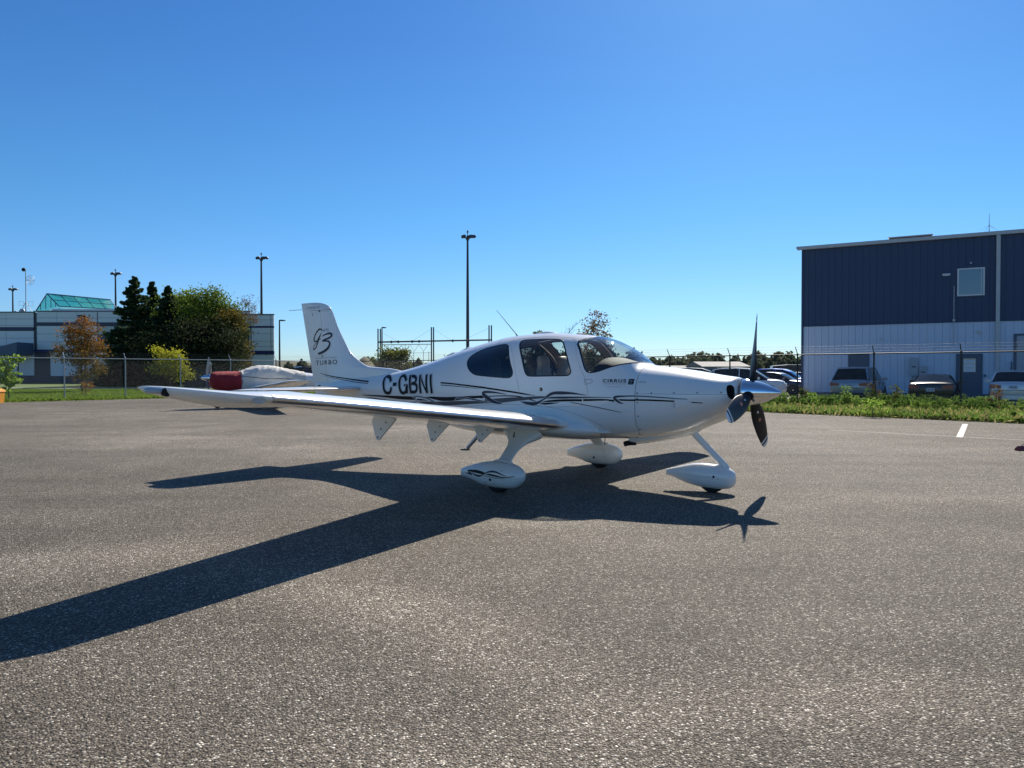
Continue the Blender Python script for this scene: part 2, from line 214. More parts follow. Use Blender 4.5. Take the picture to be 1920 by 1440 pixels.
# traced graphics and outlines of the aeroplane, metres on its side (x, z, width)
D = {"ribs":[["fin","black",1,0,[[-7.4953,1.428,0.0042],[-7.3373,1.3942,0.0126],[-7.0713,1.3581,0.0166],[-6.7828,1.3301,0.0185],[-6.5015,1.3068,0.0222],[-6.2543,1.292,0.0242]]],["fin","slate",1,0,[[-7.3674,1.3784,0.0021],[-7.1447,1.3422,0.0083],[-6.8544,1.3071,0.0103],[-6.5714,1.28,0.0122],[-6.2545,1.2619,0.012]]],["hull","black",1,0,[[-4.5656,1.29,0.0204],[-4.3093,1.2772,0.0202],[-3.9555,1.2511,0.0218],[-3.6951,1.2296,0.023],[-3.7914,1.2389,0.0224],[-3.5032,1.209,0.022],[-3.2308,1.1798,0.0216],[-3.0744,1.1605,0.0194],[-2.9725,1.1481,0.0107],[-2.8912,1.1387,0.0032]]],["hull","slate",1,0,[[-4.5619,1.2583,0.0122],[-4.3067,1.247,0.01],[-4.0222,1.2306,0.0079],[-3.7708,1.2141,0.0029]]],["hull","black",1,0,[[-6.376,1.0784,0.0116],[-5.8422,1.0677,0.0294],[-5.4961,1.0566,0.0484],[-5.2601,1.0555,0.0518],[-5.1037,1.0528,0.0428]]],["hull","black",1,0,[[-5.081,1.0384,0.0214],[-4.9673,1.037,0.0233],[-4.8398,1.0318,0.0063]]],["hull","black",1,0,[[-4.8837,1.079,0.0042],[-4.7111,1.0715,0.0374],[-4.5273,1.0603,0.0571],[-4.3035,1.0677,0.0545],[-4.0891,1.0887,0.04],[-3.8859,1.1009,0.0333],[-3.6932,1.1164,0.0252]]],["hull","black",1,0,[[-3.7693,1.1071,0.0291],[-3.7889,1.1018,0.0291],[-3.7008,1.1058,0.0202],[-3.6004,1.1189,0.0111],[-3.3645,1.1286,0.0131],[-3.1909,1.1273,0.0153],[-3.0742,1.1109,0.015],[-2.9724,1.0892,0.0139],[-2.8849,1.0663,0.0086]]],["hull","grey",1,0,[[-6.3122,1.0497,0.0047],[-6.0341,1.0238,0.0184],[-5.688,0.9965,0.0294],[-5.3462,0.9795,0.0289],[-5.1147,0.9926,0.024]]],["hull","grey",2,0,[[-5.054,1.005,0.0086],[-4.8455,0.9938,0.0424],[-4.5327,0.9945,0.0562],[-4.2332,1.0111,0.0566],[-3.9532,1.0266,0.0416],[-3.6936,1.0388,0.033],[-3.509,1.0402,0.0192]]],["hull","grey",2,0,[[-3.701,1.0555,0.0448],[-3.5723,1.0583,0.0555],[-3.4606,1.063,0.0616],[-3.2304,1.0853,0.0523],[-3.0742,1.0958,0.0407],[-2.9098,1.1127,0.0339],[-2.737,1.1242,0.0212]]],["hull","slate",5,7,[[-3.3375,1.1488,0.0033],[-3.4746,1.1653,0.0154],[-3.615,1.1753,0.0266],[-3.7158,1.1704,0.0333],[-3.7331,1.1489,0.0381],[-3.6719,1.1064,0.0515],[-3.5723,1.055,0.0466],[-3.4747,1.0329,0.0277],[-3.4086,1.0234,0.0066]]],["hull","slate",4,6,[[-0.9364,1.1277,0.0045],[-1.122,1.137,0.009],[-1.3493,1.1495,0.0109],[-1.545,1.1562,0.011],[-1.6627,1.1528,0.0139],[-1.766,1.1464,0.022],[-1.8097,1.1328,0.024],[-1.7811,1.1052,0.03],[-1.734,1.0739,0.0198],[-1.6904,1.0627,0.004]]],["hull","slate",4,6,[[-4.2753,1.0382,0.004],[-4.2525,1.0669,0.008],[-4.1876,1.0865,0.014],[-4.0891,1.0907,0.016],[-3.8861,1.0675,0.0157],[-3.6935,1.0446,0.0116],[-3.5698,1.034,0.0038]]],["hull","slate",4,6,[[-5.1581,1.0857,0.0043],[-5.0278,1.0842,0.0127],[-4.8374,1.0581,0.0147],[-4.6851,1.0098,0.0146],[-4.5384,0.9593,0.0189],[-4.4192,0.9456,0.0166],[-4.3132,0.9521,0.0103]]],["hull","grey",3,5,[[-5.1752,1.0767,0.0043],[-5.106,1.0356,0.0107],[-5.0967,0.9984,0.0108],[-5.1773,0.9778,0.0109],[-5.5158,0.9879,0.009],[-5.7386,1.003,0.0034]]],["hull","slate",5,7,[[-3.1129,1.0595,0.0043],[-3.0231,1.0431,0.0324],[-2.9224,1.0345,0.0466],[-2.8477,1.0521,0.0297],[-2.7737,1.0908,0.0148],[-2.7005,1.1417,0.0294],[-2.6281,1.1743,0.0357],[-2.5095,1.1801,0.0395],[-2.3697,1.1778,0.0247],[-2.2554,1.167,0.0102],[-2.1764,1.1558,0.0031]]],["hull","slate",3,0,[[-2.737,1.1073,0.0064],[-2.6519,1.1172,0.021],[-2.4856,1.1221,0.027],[-2.255,1.128,0.0165],[-2.0325,1.1335,0.0091],[-1.8393,1.1344,0.0061]]],["hull","black",3,0,[[-2.7984,1.0553,0.0032],[-2.7004,1.0721,0.021],[-2.5444,1.0846,0.0273],[-2.3692,1.091,0.027],[-2.2266,1.0936,0.0268]]],["hull","black",3,0,[[-2.2097,1.0959,0.0265],[-2.0872,1.1001,0.0245],[-1.9456,1.1045,0.0202],[-1.8601,1.1039,0.014],[-1.802,1.1008,0.008]]],["hull","black",3,0,[[-1.755,1.1136,0.004],[-1.7133,1.1063,0.02],[-1.5494,1.1068,0.0198],[-1.544,1.1101,0.0195],[-1.3487,1.1093,0.0193],[-1.0682,1.1016,0.0153]]],["hull","black",3,0,[[-0.9756,1.0984,0.0108],[-0.9021,1.0923,0.0126],[-0.7709,1.0859,0.009]]],["hull","black",3,0,[[-2.8293,1.0398,0.0043],[-2.7493,1.0383,0.0231],[-2.664,1.0455,0.0191],[-2.5444,1.0564,0.0042]]],["hull","black",3,0,[[-2.3923,1.0595,0.0052],[-2.3119,1.0549,0.0093],[-2.0325,1.0126,0.0091],[-1.8187,0.9749,0.0081],[-1.7098,0.9573,0.004]]],["hull","slate",3,0,[[-1.9672,1.1123,0.0031],[-1.892,1.1014,0.0121],[-1.8072,1.0907,0.02]]],["hull","black",4,5,[[-5.697,1.2965,0.0473],[-5.7335,1.3402,0.0469],[-5.7956,1.3709,0.0473],[-5.8519,1.3774,0.0477],[-5.8829,1.3506,0.0477],[-5.8746,1.2951,0.0473],[-5.8618,1.2453,0.0473],[-5.8411,1.1846,0.0477],[-5.8076,1.1352,0.0477],[-5.756,1.1195,0.0477],[-5.7086,1.1258,0.0473],[-5.6767,1.1561,0.0473],[-5.668,1.2112,0.0473]]],["hull","black",5,5,[[-5.6336,1.2554,0.0501],[-5.5514,1.2563,0.0501]]],["hull","black",6,5,[[-5.3366,1.3101,0.0464],[-5.3662,1.3529,0.046],[-5.4103,1.3809,0.0464],[-5.4603,1.3873,0.0469],[-5.4919,1.3578,0.0464],[-5.4914,1.3035,0.0464],[-5.4812,1.2548,0.0464],[-5.4598,1.19,0.0464],[-5.4282,1.145,0.0469],[-5.3848,1.1284,0.0464],[-5.338,1.1379,0.0464],[-5.3118,1.176,0.046],[-5.3109,1.2351,0.046]]],["hull","black",4,5,[[-5.3761,1.2451,0.03],[-5.2928,1.246,0.03]]],["hull","black",5,5,[[-5.2994,1.2546,0.046],[-5.29,1.1237,0.046]]],["hull","black",6,5,[[-5.2763,1.3995,0.046],[-5.2025,1.1275,0.046]]],["hull","black",4,5,[[-5.2562,1.3792,0.046],[-5.1875,1.3794,0.046],[-5.1349,1.3625,0.0456],[-5.1144,1.3276,0.0456],[-5.124,1.2925,0.0456],[-5.169,1.273,0.046],[-5.2119,1.2725,0.0456]]],["hull","black",5,5,[[-5.2119,1.2725,0.0456],[-5.1439,1.2711,0.0456],[-5.0911,1.2525,0.0451],[-5.0729,1.2115,0.0456],[-5.0835,1.169,0.0456],[-5.1205,1.1482,0.046],[-5.1958,1.1469,0.046]]],["hull","black",6,5,[[-5.0431,1.4021,0.0456],[-4.9814,1.1316,0.0451]]],["hull","black",4,5,[[-5.0325,1.3915,0.0297],[-4.8461,1.1415,0.0291]]],["hull","black",5,5,[[-4.8974,1.4075,0.0447],[-4.8398,1.1364,0.0452]]],["hull","black",6,5,[[-4.8018,1.4077,0.0451],[-4.738,1.1362,0.0447]]],["fin","black",2,0,[[-7.4339,2.1228,0.0127],[-7.4322,2.1491,0.0191],[-7.4593,2.1626,0.021],[-7.5047,2.1599,0.0254],[-7.5736,2.1112,0.0233],[-7.6293,2.0437,0.0214],[-7.6466,1.9856,0.0235],[-7.6208,1.9551,0.0212],[-7.5671,1.973,0.0148],[-7.5057,2.035,0.0127],[-7.4523,2.0917,0.0085]]],["fin","black",3,0,[[-7.4522,2.0948,0.0105],[-7.5059,2.0086,0.017],[-7.5522,1.9302,0.0191],[-7.5986,1.8568,0.0191],[-7.6495,1.8237,0.0171],[-7.6709,1.8369,0.0128],[-7.649,1.8791,0.0107],[-7.5826,1.9415,0.0095],[-7.5137,1.9823,0.0085],[-7.4575,2.002,0.0042]]],["fin","slate",4,0,[[-7.4255,2.0392,0.0106],[-7.3546,2.0667,0.0231],[-7.2724,2.0853,0.0315],[-7.2131,2.0773,0.0357],[-7.2045,2.0478,0.0354],[-7.2506,2.0156,0.0294],[-7.3328,1.9904,0.0273],[-7.42,1.9673,0.0231]]],["fin","slate",5,0,[[-7.4201,1.9568,0.0191],[-7.333,1.961,0.0231],[-7.266,1.951,0.0291],[-7.241,1.9128,0.0357],[-7.2667,1.8557,0.042],[-7.3417,1.8046,0.0441],[-7.4472,1.7673,0.0403],[-7.5384,1.7496,0.036]]],["fin","black",2,0,[[-7.4369,1.7354,0.0147],[-7.4252,1.6952,0.0148]]],["fin","black",2,0,[[-7.6814,2.4396,0.015],[-7.6785,2.4234,0.0148]]],["fin","black",2,0,[[-7.6709,2.4103,0.0148],[-7.6679,2.3953,0.015]]],["fin","seam",2,0,[[-7.732,2.4856,0.0043],[-7.5402,2.481,0.0042],[-7.389,2.4824,0.0042],[-7.2471,2.4904,0.0042]]],["fin","black",2,0,[[-7.5174,2.4799,0.0032],[-7.5023,2.4655,0.0276],[-7.472,2.4715,0.0042]]],["fin","black",2,0,[[-7.5472,1.2124,0.0193],[-7.4743,1.213,0.0191]]],["pant","black",2,0,[[-3.3679,0.2413,0.0024],[-3.299,0.2427,0.0177],[-3.2057,0.2424,0.026],[-3.1204,0.234,0.0232],[-3.0571,0.2299,0.0068]]],["pant","slate",4,0,[[-3.3972,0.2098,0.0024],[-3.3426,0.2061,0.0139],[-3.2847,0.1958,0.0059]]],["pant","black",3,0,[[-3.3643,0.2416,0.0024],[-3.3208,0.2165,0.0151],[-3.2991,0.2035,0.0177],[-3.2739,0.1966,0.0035]]],["pant","slate",3,0,[[-3.2846,0.225,0.0023],[-3.2344,0.2024,0.0128],[-3.1773,0.1921,0.0174],[-3.1347,0.1965,0.0116],[-3.0852,0.2192,0.0058],[-3.036,0.2459,0.0104],[-2.9663,0.2595,0.0171],[-2.8973,0.253,0.0137],[-2.8221,0.23,0.0078],[-2.7644,0.2145,0.0017]]],["pant","black",4,0,[[-3.0571,0.2213,0.0035],[-2.9942,0.2202,0.0139],[-2.9249,0.2121,0.0137],[-2.8426,0.2012,0.008],[-2.761,0.2006,0.0057],[-2.7071,0.2132,0.0057],[-2.6736,0.227,0.0023]]],["pant","slate",2,0,[[-3.0923,0.2042,0.0023],[-3.0082,0.1961,0.0046],[-2.9112,0.1846,0.0046],[-2.8017,0.1861,0.0017]]]],"wake":[],"win":{"door":[[-3.4282,1.8401],[-3.2908,1.642],[-3.1821,1.341],[-3.1345,1.1823],[-3.0763,1.0658],[-3.003,1.0192],[-2.609,1.0013],[-2.3097,1.0281],[-2.2079,1.0828],[-2.1652,1.1491],[-2.1551,1.2146],[-2.1958,1.3582],[-2.2851,1.5098],[-2.3868,1.7189],[-2.4497,1.8312],[-2.5173,1.8723],[-2.6333,1.8896],[-2.9479,1.9047],[-3.2301,1.8905],[-3.3903,1.869]],"doorwin":[[-3.2314,1.7764],[-3.2557,1.8247],[-3.2435,1.8562],[-3.1778,1.8655],[-3.004,1.8662],[-2.8389,1.8648],[-2.7076,1.8591],[-2.6461,1.8414],[-2.599,1.8031],[-2.5309,1.7108],[-2.4613,1.5828],[-2.4109,1.4697],[-2.4037,1.4323],[-2.4247,1.4074],[-2.4728,1.3998],[-2.6428,1.3959],[-2.8328,1.3931],[-2.9671,1.3916],[-3.021,1.4006],[-3.0549,1.4329],[-3.0916,1.5107],[-3.1441,1.6287]],"rearwin":[[-4.0789,1.5511],[-4.0901,1.5999],[-4.0541,1.6624],[-3.9153,1.737],[-3.7141,1.7854],[-3.544,1.8088],[-3.4791,1.8057],[-3.4303,1.7742],[-3.3762,1.6717],[-3.3181,1.5515],[-3.27,1.4592],[-3.2638,1.4069],[-3.29,1.3781],[-3.3412,1.37],[-3.4906,1.3762],[-3.6979,1.3904],[-3.8803,1.4063],[-3.9808,1.4473],[-4.0408,1.4955]],"wsbot":[[-2.4169,1.8365],[-2.3989,1.8052],[-2.3486,1.7237],[-2.2967,1.6343],[-2.2582,1.5561],[-2.2193,1.4787],[-2.1888,1.4431],[-2.1411,1.4278],[-2.0817,1.4334],[-2.0249,1.4476],[-1.9107,1.492],[-1.8031,1.5249]],"handle":[[-2.1982,1.35],[-2.1303,1.3543],[-2.102,1.3422],[-2.0953,1.327],[-2.1104,1.3096],[-2.159,1.296],[-2.1899,1.2928]]},"lock":[-2.8093,1.2206],"screws":[[-1.5267,1.1896],[-1.3566,1.1923],[-1.0936,1.1978],[-0.831,1.2021],[-0.5783,1.2083],[-1.5226,1.1288],[-1.5213,1.0799],[-1.5169,0.9169],[-1.5271,0.7525],[-1.5644,0.6882],[-1.6235,0.6478]],"seam_long":[[-1.5293,1.1748],[-1.238,1.1781],[-0.8729,1.1839],[-0.6149,1.1897],[-0.4978,1.1919]],"text":{"CIRRUS":[[-1.9616,1.3136],[-1.6752,1.3148],[-1.966,1.355]],"GENERATION THREE":[[-1.9598,1.2929],[-1.675,1.2944],[-1.9606,1.3019]],"CIRRUS DESIGN":[[-1.9116,1.2584],[-1.7189,1.2598],[-1.9125,1.27]],"SR22":[[-1.5272,1.3154],[-1.438,1.3158],[-1.5308,1.3306]],"BADGE":[[-1.6486,1.292],[-1.5841,1.2924],[-1.6621,1.3594]],"f_TURBO":[[-7.601,1.559],[-7.0624,1.5733],[-7.6004,1.6335]],"f_GEN":[[-7.6155,1.6655],[-7.0763,1.6753],[-7.6153,1.6868]],"f_GTS":[[-7.4008,2.1207],[-7.2781,2.1232],[-7.4004,2.1628]],"f_CIRRUS":[[-7.8219,2.5101],[-7.4868,2.5123],[-7.8216,2.5497]]}}







D['phi'] = 0.249
M = {}
M['paint'] = pr('white_paint', (0.86, 0.84, 0.785), rough=0.25, coat=0.7, var=0.02, vscale=1.5)
M['inner'] = pr('cabin_lining', (0.30, 0.27, 0.235), rough=0.8, var=0.08)
M['black'] = pr('black_vinyl', (0.006, 0.006, 0.008), rough=0.5, spec=0.25)
M['slate'] = pr('slate_vinyl', (0.045, 0.048, 0.062), rough=0.45, spec=0.3)
M['grey'] = pr('warm_grey_vinyl', (0.10, 0.095, 0.10), rough=0.45, spec=0.3)
M['edge'] = pr('silver_vinyl_edge', (0.62, 0.62, 0.62), rough=0.3)
M['seamline'] = pr('seam_and_fitting_grey', (0.12, 0.12, 0.12), rough=0.8)  # dark grey for seam lines, fasteners, antennas and the vent plate
M['faint'] = pr('faint_grey_print', (0.36, 0.36, 0.36), rough=0.4)
M['chrome'] = pr('polished_metal', (0.82, 0.82, 0.84), rough=0.09, metal=1.0)
M['tks'] = pr('polished_leading_edge', (0.66, 0.64, 0.63), rough=0.36, metal=1.0, var=0.05, vscale=8)
M['rubber'] = pr('black_rubber', (0.015, 0.015, 0.016), rough=0.75, var=0.2, vscale=20)
M['seal'] = pr('window_seal', (0.01, 0.01, 0.012), rough=0.35)
M['blade'] = pr('propeller_black', (0.008, 0.009, 0.014), rough=0.42, spec=0.22, var=0.2, vscale=5)
M['bladetip'] = pr('propeller_white_band', (0.75, 0.75, 0.75), rough=0.35)
M['decal'] = pr('propeller_orange_decal', (0.45, 0.18, 0.10), rough=0.4)
M['dark'] = pr('dark_cavity', (0.01, 0.01, 0.01), rough=0.9)
M['leather'] = pr('tan_leather', (0.42, 0.31, 0.21), rough=0.5, var=0.12, vscale=9, bump=0.2, bscale=60)
M['dash'] = pr('dark_glareshield', (0.018, 0.017, 0.018), rough=0.62, spec=0.3, bump=0.3, bscale=200)
M['glass'] = glassmat('cabin_glass', (0.84, 0.87, 0.86))
M['tinted'] = glassmat('tinted_glass', (0.16, 0.17, 0.19))
M['lens'] = pr('clear_lens', (0.35, 0.40, 0.42), rough=0.08, coat=1.0)
M['alu'] = pr('bare_aluminium', (0.55, 0.56, 0.58), rough=0.35, metal=0.9, var=0.08, vscale=12)
M['step'] = pr('step_grip', (0.06, 0.06, 0.06), rough=0.8)
# ---------------------------------------------------------------- the white aeroplane
PX, PY, YAW = 3.0755, 8.4473, -0.5746
BX = -2.2
Ux, Uy = math.cos(YAW), math.sin(YAW)
plane = empty('aeroplane', (PX + Ux * BX, PY + Uy * BX, 0), YAW,
              'white four-seat low-wing aeroplane with C-GBNI on its side and grey swoosh stripes', 'aeroplane')
OFF = (-BX, 0, 0)
def P(name, me, parent=None):
    """part of the aeroplane; its mesh is in hull coordinates"""
    if parent is None: return obj(name, me, plane, OFF)
    return obj(name, me, parent)
def hull_shell(x0, x1, step=0.05, n=112, fine=None):
    xs = sorted(set([round(x0 + (x1 - x0) * i / max(1, int(abs(x1 - x0) / step)), 4) for i in range(int(abs(x1 - x0) / step) + 1)] + (fine or [])), reverse=True)
    v = []; f = []
    for x in xs:
        zt, zb, w, zm, nt, nb = [float(g(x)) for g in hull_f]
        for k in range(n):
            a = 2 * math.pi * k / n; c, s = math.cos(a), math.sin(a)
            e = nt if s >= 0 else nb; h = (zt - zm) if s >= 0 else (zm - zb)
            v.append((x, w * math.copysign(abs(c) ** (2 / e), c), zm + h * math.copysign(abs(s) ** (2 / e), s)))
    for i in range(len(xs) - 1):
        for k in range(n): f.append((i * n + k, i * n + (k + 1) % n, (i + 1) * n + (k + 1) % n, (i + 1) * n + k))
    f.append(tuple(range(n - 1, -1, -1))); f.append(tuple(range((len(xs) - 1) * n, len(xs) * n)))
    return v, f
def fixn(me):
    bm = bmesh.new(); bm.from_mesh(me); bmesh.ops.recalc_face_normals(bm, faces=bm.faces); bm.to_mesh(me); bm.free(); return me
def tmp(me): o = bpy.data.objects.new('cutter', me); link(o); return o
def evaluate(o):
    dg = bpy.context.evaluated_depsgraph_get(); dg.update()
    me = bpy.data.meshes.new_from_object(o.evaluated_get(dg), preserve_all_data_layers=True, depsgraph=dg); return me
def boolean(me, cut, op):
    a = tmp(me); b = tmp(cut); md = a.modifiers.new('b', 'BOOLEAN'); md.operation = op; md.object = b; md.solver = 'EXACT'
    r = evaluate(a); bpy.data.objects.remove(a); bpy.data.objects.remove(b); return r
def solid(me, t):
    a = tmp(me); md = a.modifiers.new('s', 'SOLIDIFY'); md.thickness = t; md.offset = -1; md.material_offset = 1; md.material_offset_rim = 0
    r = evaluate(a); bpy.data.objects.remove(a); return r
def offset_poly(poly, d):
    """grow (d>0) or shrink a closed outline"""
    P_ = np.array(poly, float); n = len(P_); area = sum(P_[i][0] * P_[(i + 1) % n][1] - P_[(i + 1) % n][0] * P_[i][1] for i in range(n))
    sg = 1 if area > 0 else -1; out = []
    for i in range(n):
        a = P_[i] - P_[i - 1]; b = P_[(i + 1) % n] - P_[i]
        na = np.array([a[1], -a[0]]) / (np.hypot(*a) + 1e-9); nb = np.array([b[1], -b[0]]) / (np.hypot(*b) + 1e-9)
        m = na + nb; m /= max(0.35, (m @ m) / 2) ** 0.5 * 2 ** 0.5 + 1e-9
        out.append(tuple(P_[i] + sg * d * m / max(0.5, (m @ na))))
    return out
def smoothpoly(poly, k=4):
    """Catmull-Rom through a closed outline"""
    P_ = np.array(poly, float); n = len(P_); out = []
    for i in range(n):
        p0, p1, p2, p3 = P_[i - 1], P_[i], P_[(i + 1) % n], P_[(i + 2) % n]
        for j in range(k):
            t = j / k
            out.append(tuple(0.5 * (2 * p1 + (p2 - p0) * t + (2 * p0 - 5 * p1 + 4 * p2 - p3) * t * t + (3 * p1 - p0 - 3 * p2 + p3) * t ** 3)))
    return out
def prism(poly, y0, y1):
    m = MB().prism(poly, y0, y1); return fixn(mesh('p', m.v, m.f, M['paint'], smooth=False))
def finish(me, angle=30):
    me.polygons.foreach_set('use_smooth', np.ones(len(me.polygons), dtype=bool)); me.set_sharp_from_angle(angle=math.radians(angle)); return me

# cabin and tail cone, with the openings cut out of a 20 mm shell
v, f = hull_shell(-1.556, -7.60, 0.05)
skin = solid(fixn(mesh('fuselage', v, f, [M['paint'], M['inner']])), 0.018)
win = D['win']
wb = win['wsbot']
ws_poly = [wb[0], (-2.405, 1.79)] + wb[2:] + [(-1.70, 1.545), (-1.635, 1.556), (-1.58, 1.62), (-1.58, 2.3), (-2.30, 2.3), (-2.30, 1.9), (-2.36, 1.872)]
door = win['door']
body = skin; pieces = {}
for side, (ya, yb) in (('starboard', (-1.2, -0.05)), ('port', (0.05, 1.2))):
    dp = smoothpoly(door, 3)
    pieces[side, 'door'] = boolean(body, prism(offset_poly(dp, -0.002), ya, yb), 'INTERSECT')
    body = boolean(body, prism(offset_poly(dp, 0.002), ya, yb), 'DIFFERENCE')
    for nm in ('doorwin', 'rearwin'):
        wp = smoothpoly(win[nm], 2); src = skin
        pieces[side, nm] = boolean(src, prism(offset_poly(wp, -0.003), ya, yb), 'INTERSECT')
        ring = boolean(boolean(src, prism(offset_poly(wp, 0.011), ya, yb), 'INTERSECT'), prism(offset_poly(wp, -0.004), ya * 1.1, yb * (1.1 if yb > 0 else 0.9)), 'DIFFERENCE')
        pieces[side, nm + '_seal'] = ring
        if nm == 'doorwin': pieces[side, 'door'] = boolean(pieces[side, 'door'], prism(offset_poly(wp, 0.010), ya, yb), 'DIFFERENCE')
        else: body = boolean(body, prism(offset_poly(wp, 0.010), ya, yb), 'DIFFERENCE')
pieces['ws'] = boolean(skin, prism(offset_poly(ws_poly, -0.012), -1.2, 1.2), 'INTERSECT')
pieces['ws_seal'] = boolean(boolean(skin, prism(offset_poly(ws_poly, 0.002), -1.2, 1.2), 'INTERSECT'), prism(offset_poly(ws_poly, -0.013), -1.3, 1.3), 'DIFFERENCE')
body = boolean(body, prism(ws_poly, -1.2, 1.2), 'DIFFERENCE')
fus = P('fuselage', finish(body)); fus['label'] = 'white cabin and tapering tail cone'
def proud(me, d):
    """push a piece's outer face d along its vertex normals' y, so a seal stands 2 mm proud"""
    for vv in me.vertices:
        vv.co.y += math.copysign(d, vv.co.y); vv.co.z += d * 0.3
    return me
def setmat(me, mat):
    me.materials.clear(); me.materials.append(mat); me.polygons.foreach_set('material_index', np.zeros(len(me.polygons), dtype=np.int32)); return finish(me)
def outer_only(me, dist=0.009):
    """keep just the outer face of a pane: drop faces that lie on the inner skin"""
    bm = bmesh.new(); bm.from_mesh(me); dele = []
    for fc in bm.faces:
        c = fc.calc_center_median(); x = c.x
        zt, zb, w, zm, nt, nb = [float(g(x)) for g in hull_f]
        h = (zt - zm) if c.z > zm else (zm - zb); e = nt if c.z > zm else nb
        rr = (abs(c.y) / w) ** e + (abs(c.z - zm) / h) ** e
        if rr < 0.95 or abs((Vector((0, c.y / w ** 2, (c.z - zm) / h ** 2)).normalized()).dot(fc.normal)) < 0.5: dele.append(fc)
    bmesh.ops.delete(bm, geom=dele, context='FACES'); bm.to_mesh(me); bm.free(); return me
for side in ('starboard', 'port'):
    d = P('cabin_door', finish(pieces[side, 'door']))
    wdo = P('door_window', setmat(outer_only(pieces[side, 'doorwin']), M['glass']), d)
    P('window_seal', setmat(proud(pieces[side, 'doorwin_seal'], 0.002), M['seal']), wdo)
    r = P('rear_window', setmat(outer_only(pieces[side, 'rearwin']), M['tinted'])); r['label'] = 'dark tinted teardrop rear cabin window'
    P('window_seal', setmat(proud(pieces[side, 'rearwin_seal'], 0.002), M['seal']), r)
    if side == 'starboard': sdoor = d
w_ = P('windshield', setmat(outer_only(pieces['ws']), M['glass']))
P('window_seal', setmat(proud(pieces['ws_seal'], 0.001), M['seal']), w_)

# cowling, split in an upper and a lower half, with two air inlets
v, f = hull_shell(-0.455, -1.548, 0.045, fine=[-0.46, -0.47, -0.485, -0.5, -0.53, -0.56, -0.6])
cowl = fixn(mesh('cowl', v, f, [M['paint'], M['dark']]))
for s in (-1, 1):
    m = MB(); ring = []
    prof = [(-0.40, 1.0), (-0.62, 0.86), (-0.66, 0.82)]
    for (x, k) in prof: ring.append([(x, s * 0.300 + 0.062 * k * math.cos(a), 1.212 + 0.088 * k * math.sin(a)) for a in [2 * math.pi * j / 28 for j in range(28)]])
    vv = [p for r_ in ring for p in r_]; ff = [(i * 28 + k, i * 28 + (k + 1) % 28, (i + 1) * 28 + (k + 1) % 28, (i + 1) * 28 + k) for i in range(2) for k in range(28)]
    ff += [tuple(range(28)), tuple(range(56, 84))]
    cowl = boolean(cowl, fixn(mesh('c', vv, ff, [M['dark'], M['dark']])), 'DIFFERENCE')
def half(me, z0, z1, x0=-2, x1=0):
    m = MB().box((x0, -1.5, z0), (x1, 1.5, z1)); return boolean(me, fixn(mesh('h', m.v, m.f, M['paint'], smooth=False)), 'INTERSECT')
zs = float(np.mean([p[1] for p in D['seam_long']]))
for nm, a, b in (('upper_cowling', zs + 0.0015, 3), ('lower_cowling', 0, zs - 0.0015)):
    c_ = half(cowl, a, b); o = P(nm, finish(c_, 40))
    if nm == 'upper_cowling': ucowl = o
    else: lcowl = o
# near-black discs that paint in the shade deep in the inlets
for s in (-1, 1):
    m = MB().lathe([(-0.52, 0.001), (-0.52, 0.058)], (0, s * 0.300, 1.212), n=24)
    for i, p in enumerate(m.v): m.v[i] = (p[0], p[1], 1.212 + (p[2] - 1.212) * 1.42)
    m.build('inlet_shade_disc', M['dark'], ucowl)
# exhaust fairing under the cowl, and the pipe
def loft(stations, n=40, cap=True, both=None):
    """stations: x, yc, zc, half width, half height, exponent"""
    v = []; f = []
    for (x, yc, zc, w, h, e) in stations:
        for k in range(n):
            a = 2 * math.pi * k / n; c, s = math.cos(a), math.sin(a)
            v.append((x, yc + w * math.copysign(abs(c) ** (2 / e), c), zc + h * math.copysign(abs(s) ** (2 / e), s)))
    for i in range(len(stations) - 1):
        for k in range(n): f.append((i * n + k, i * n + (k + 1) % n, (i + 1) * n + (k + 1) % n, (i + 1) * n + k))
    f.append(tuple(range(n))); f.append(tuple(range((len(stations) - 1) * n, len(stations) * n)))
    m = MB(); m.v = v; m.f = f; return m
def dense(st, k=4):
    a = np.array(st, float); t = np.arange(len(a)); fs = [pchip(t, a[:, j]) for j in range(a.shape[1])]
    return [tuple(float(g(u)) for g in fs) for u in np.linspace(0, len(a) - 1, (len(a) - 1) * k + 1)]
loft(dense([(-0.92, 0, .80, .02, .05, 2.2), (-1.05, 0, .755, .16, .08, 2.4), (-1.3, 0, .70, .24, .085, 2.6), (-1.55, 0, .645, .27, .083, 2.8), (-1.72, 0, .62, .26, .082, 2.8), (-1.775, 0, .622, .25, .078, 2.8)])).build('exhaust_fairing', M['paint'], lcowl)
MB().tube([(-1.70, -.20, .565), (-1.80, -.205, .555), (-1.85, -.21, .54)], .033, 16).build('exhaust_pipe', M['dark'], lcowl)
MB().tube([(-1.70, .20, .565), (-1.80, .205, .555), (-1.85, .21, .54)], .033, 16).build('exhaust_pipe', M['dark'], lcowl)
MB().tube([(-2.05, -.35, .62), (-2.055, -.35, .53)], .005, 6).build('drain_tube', M['dark'], fus)
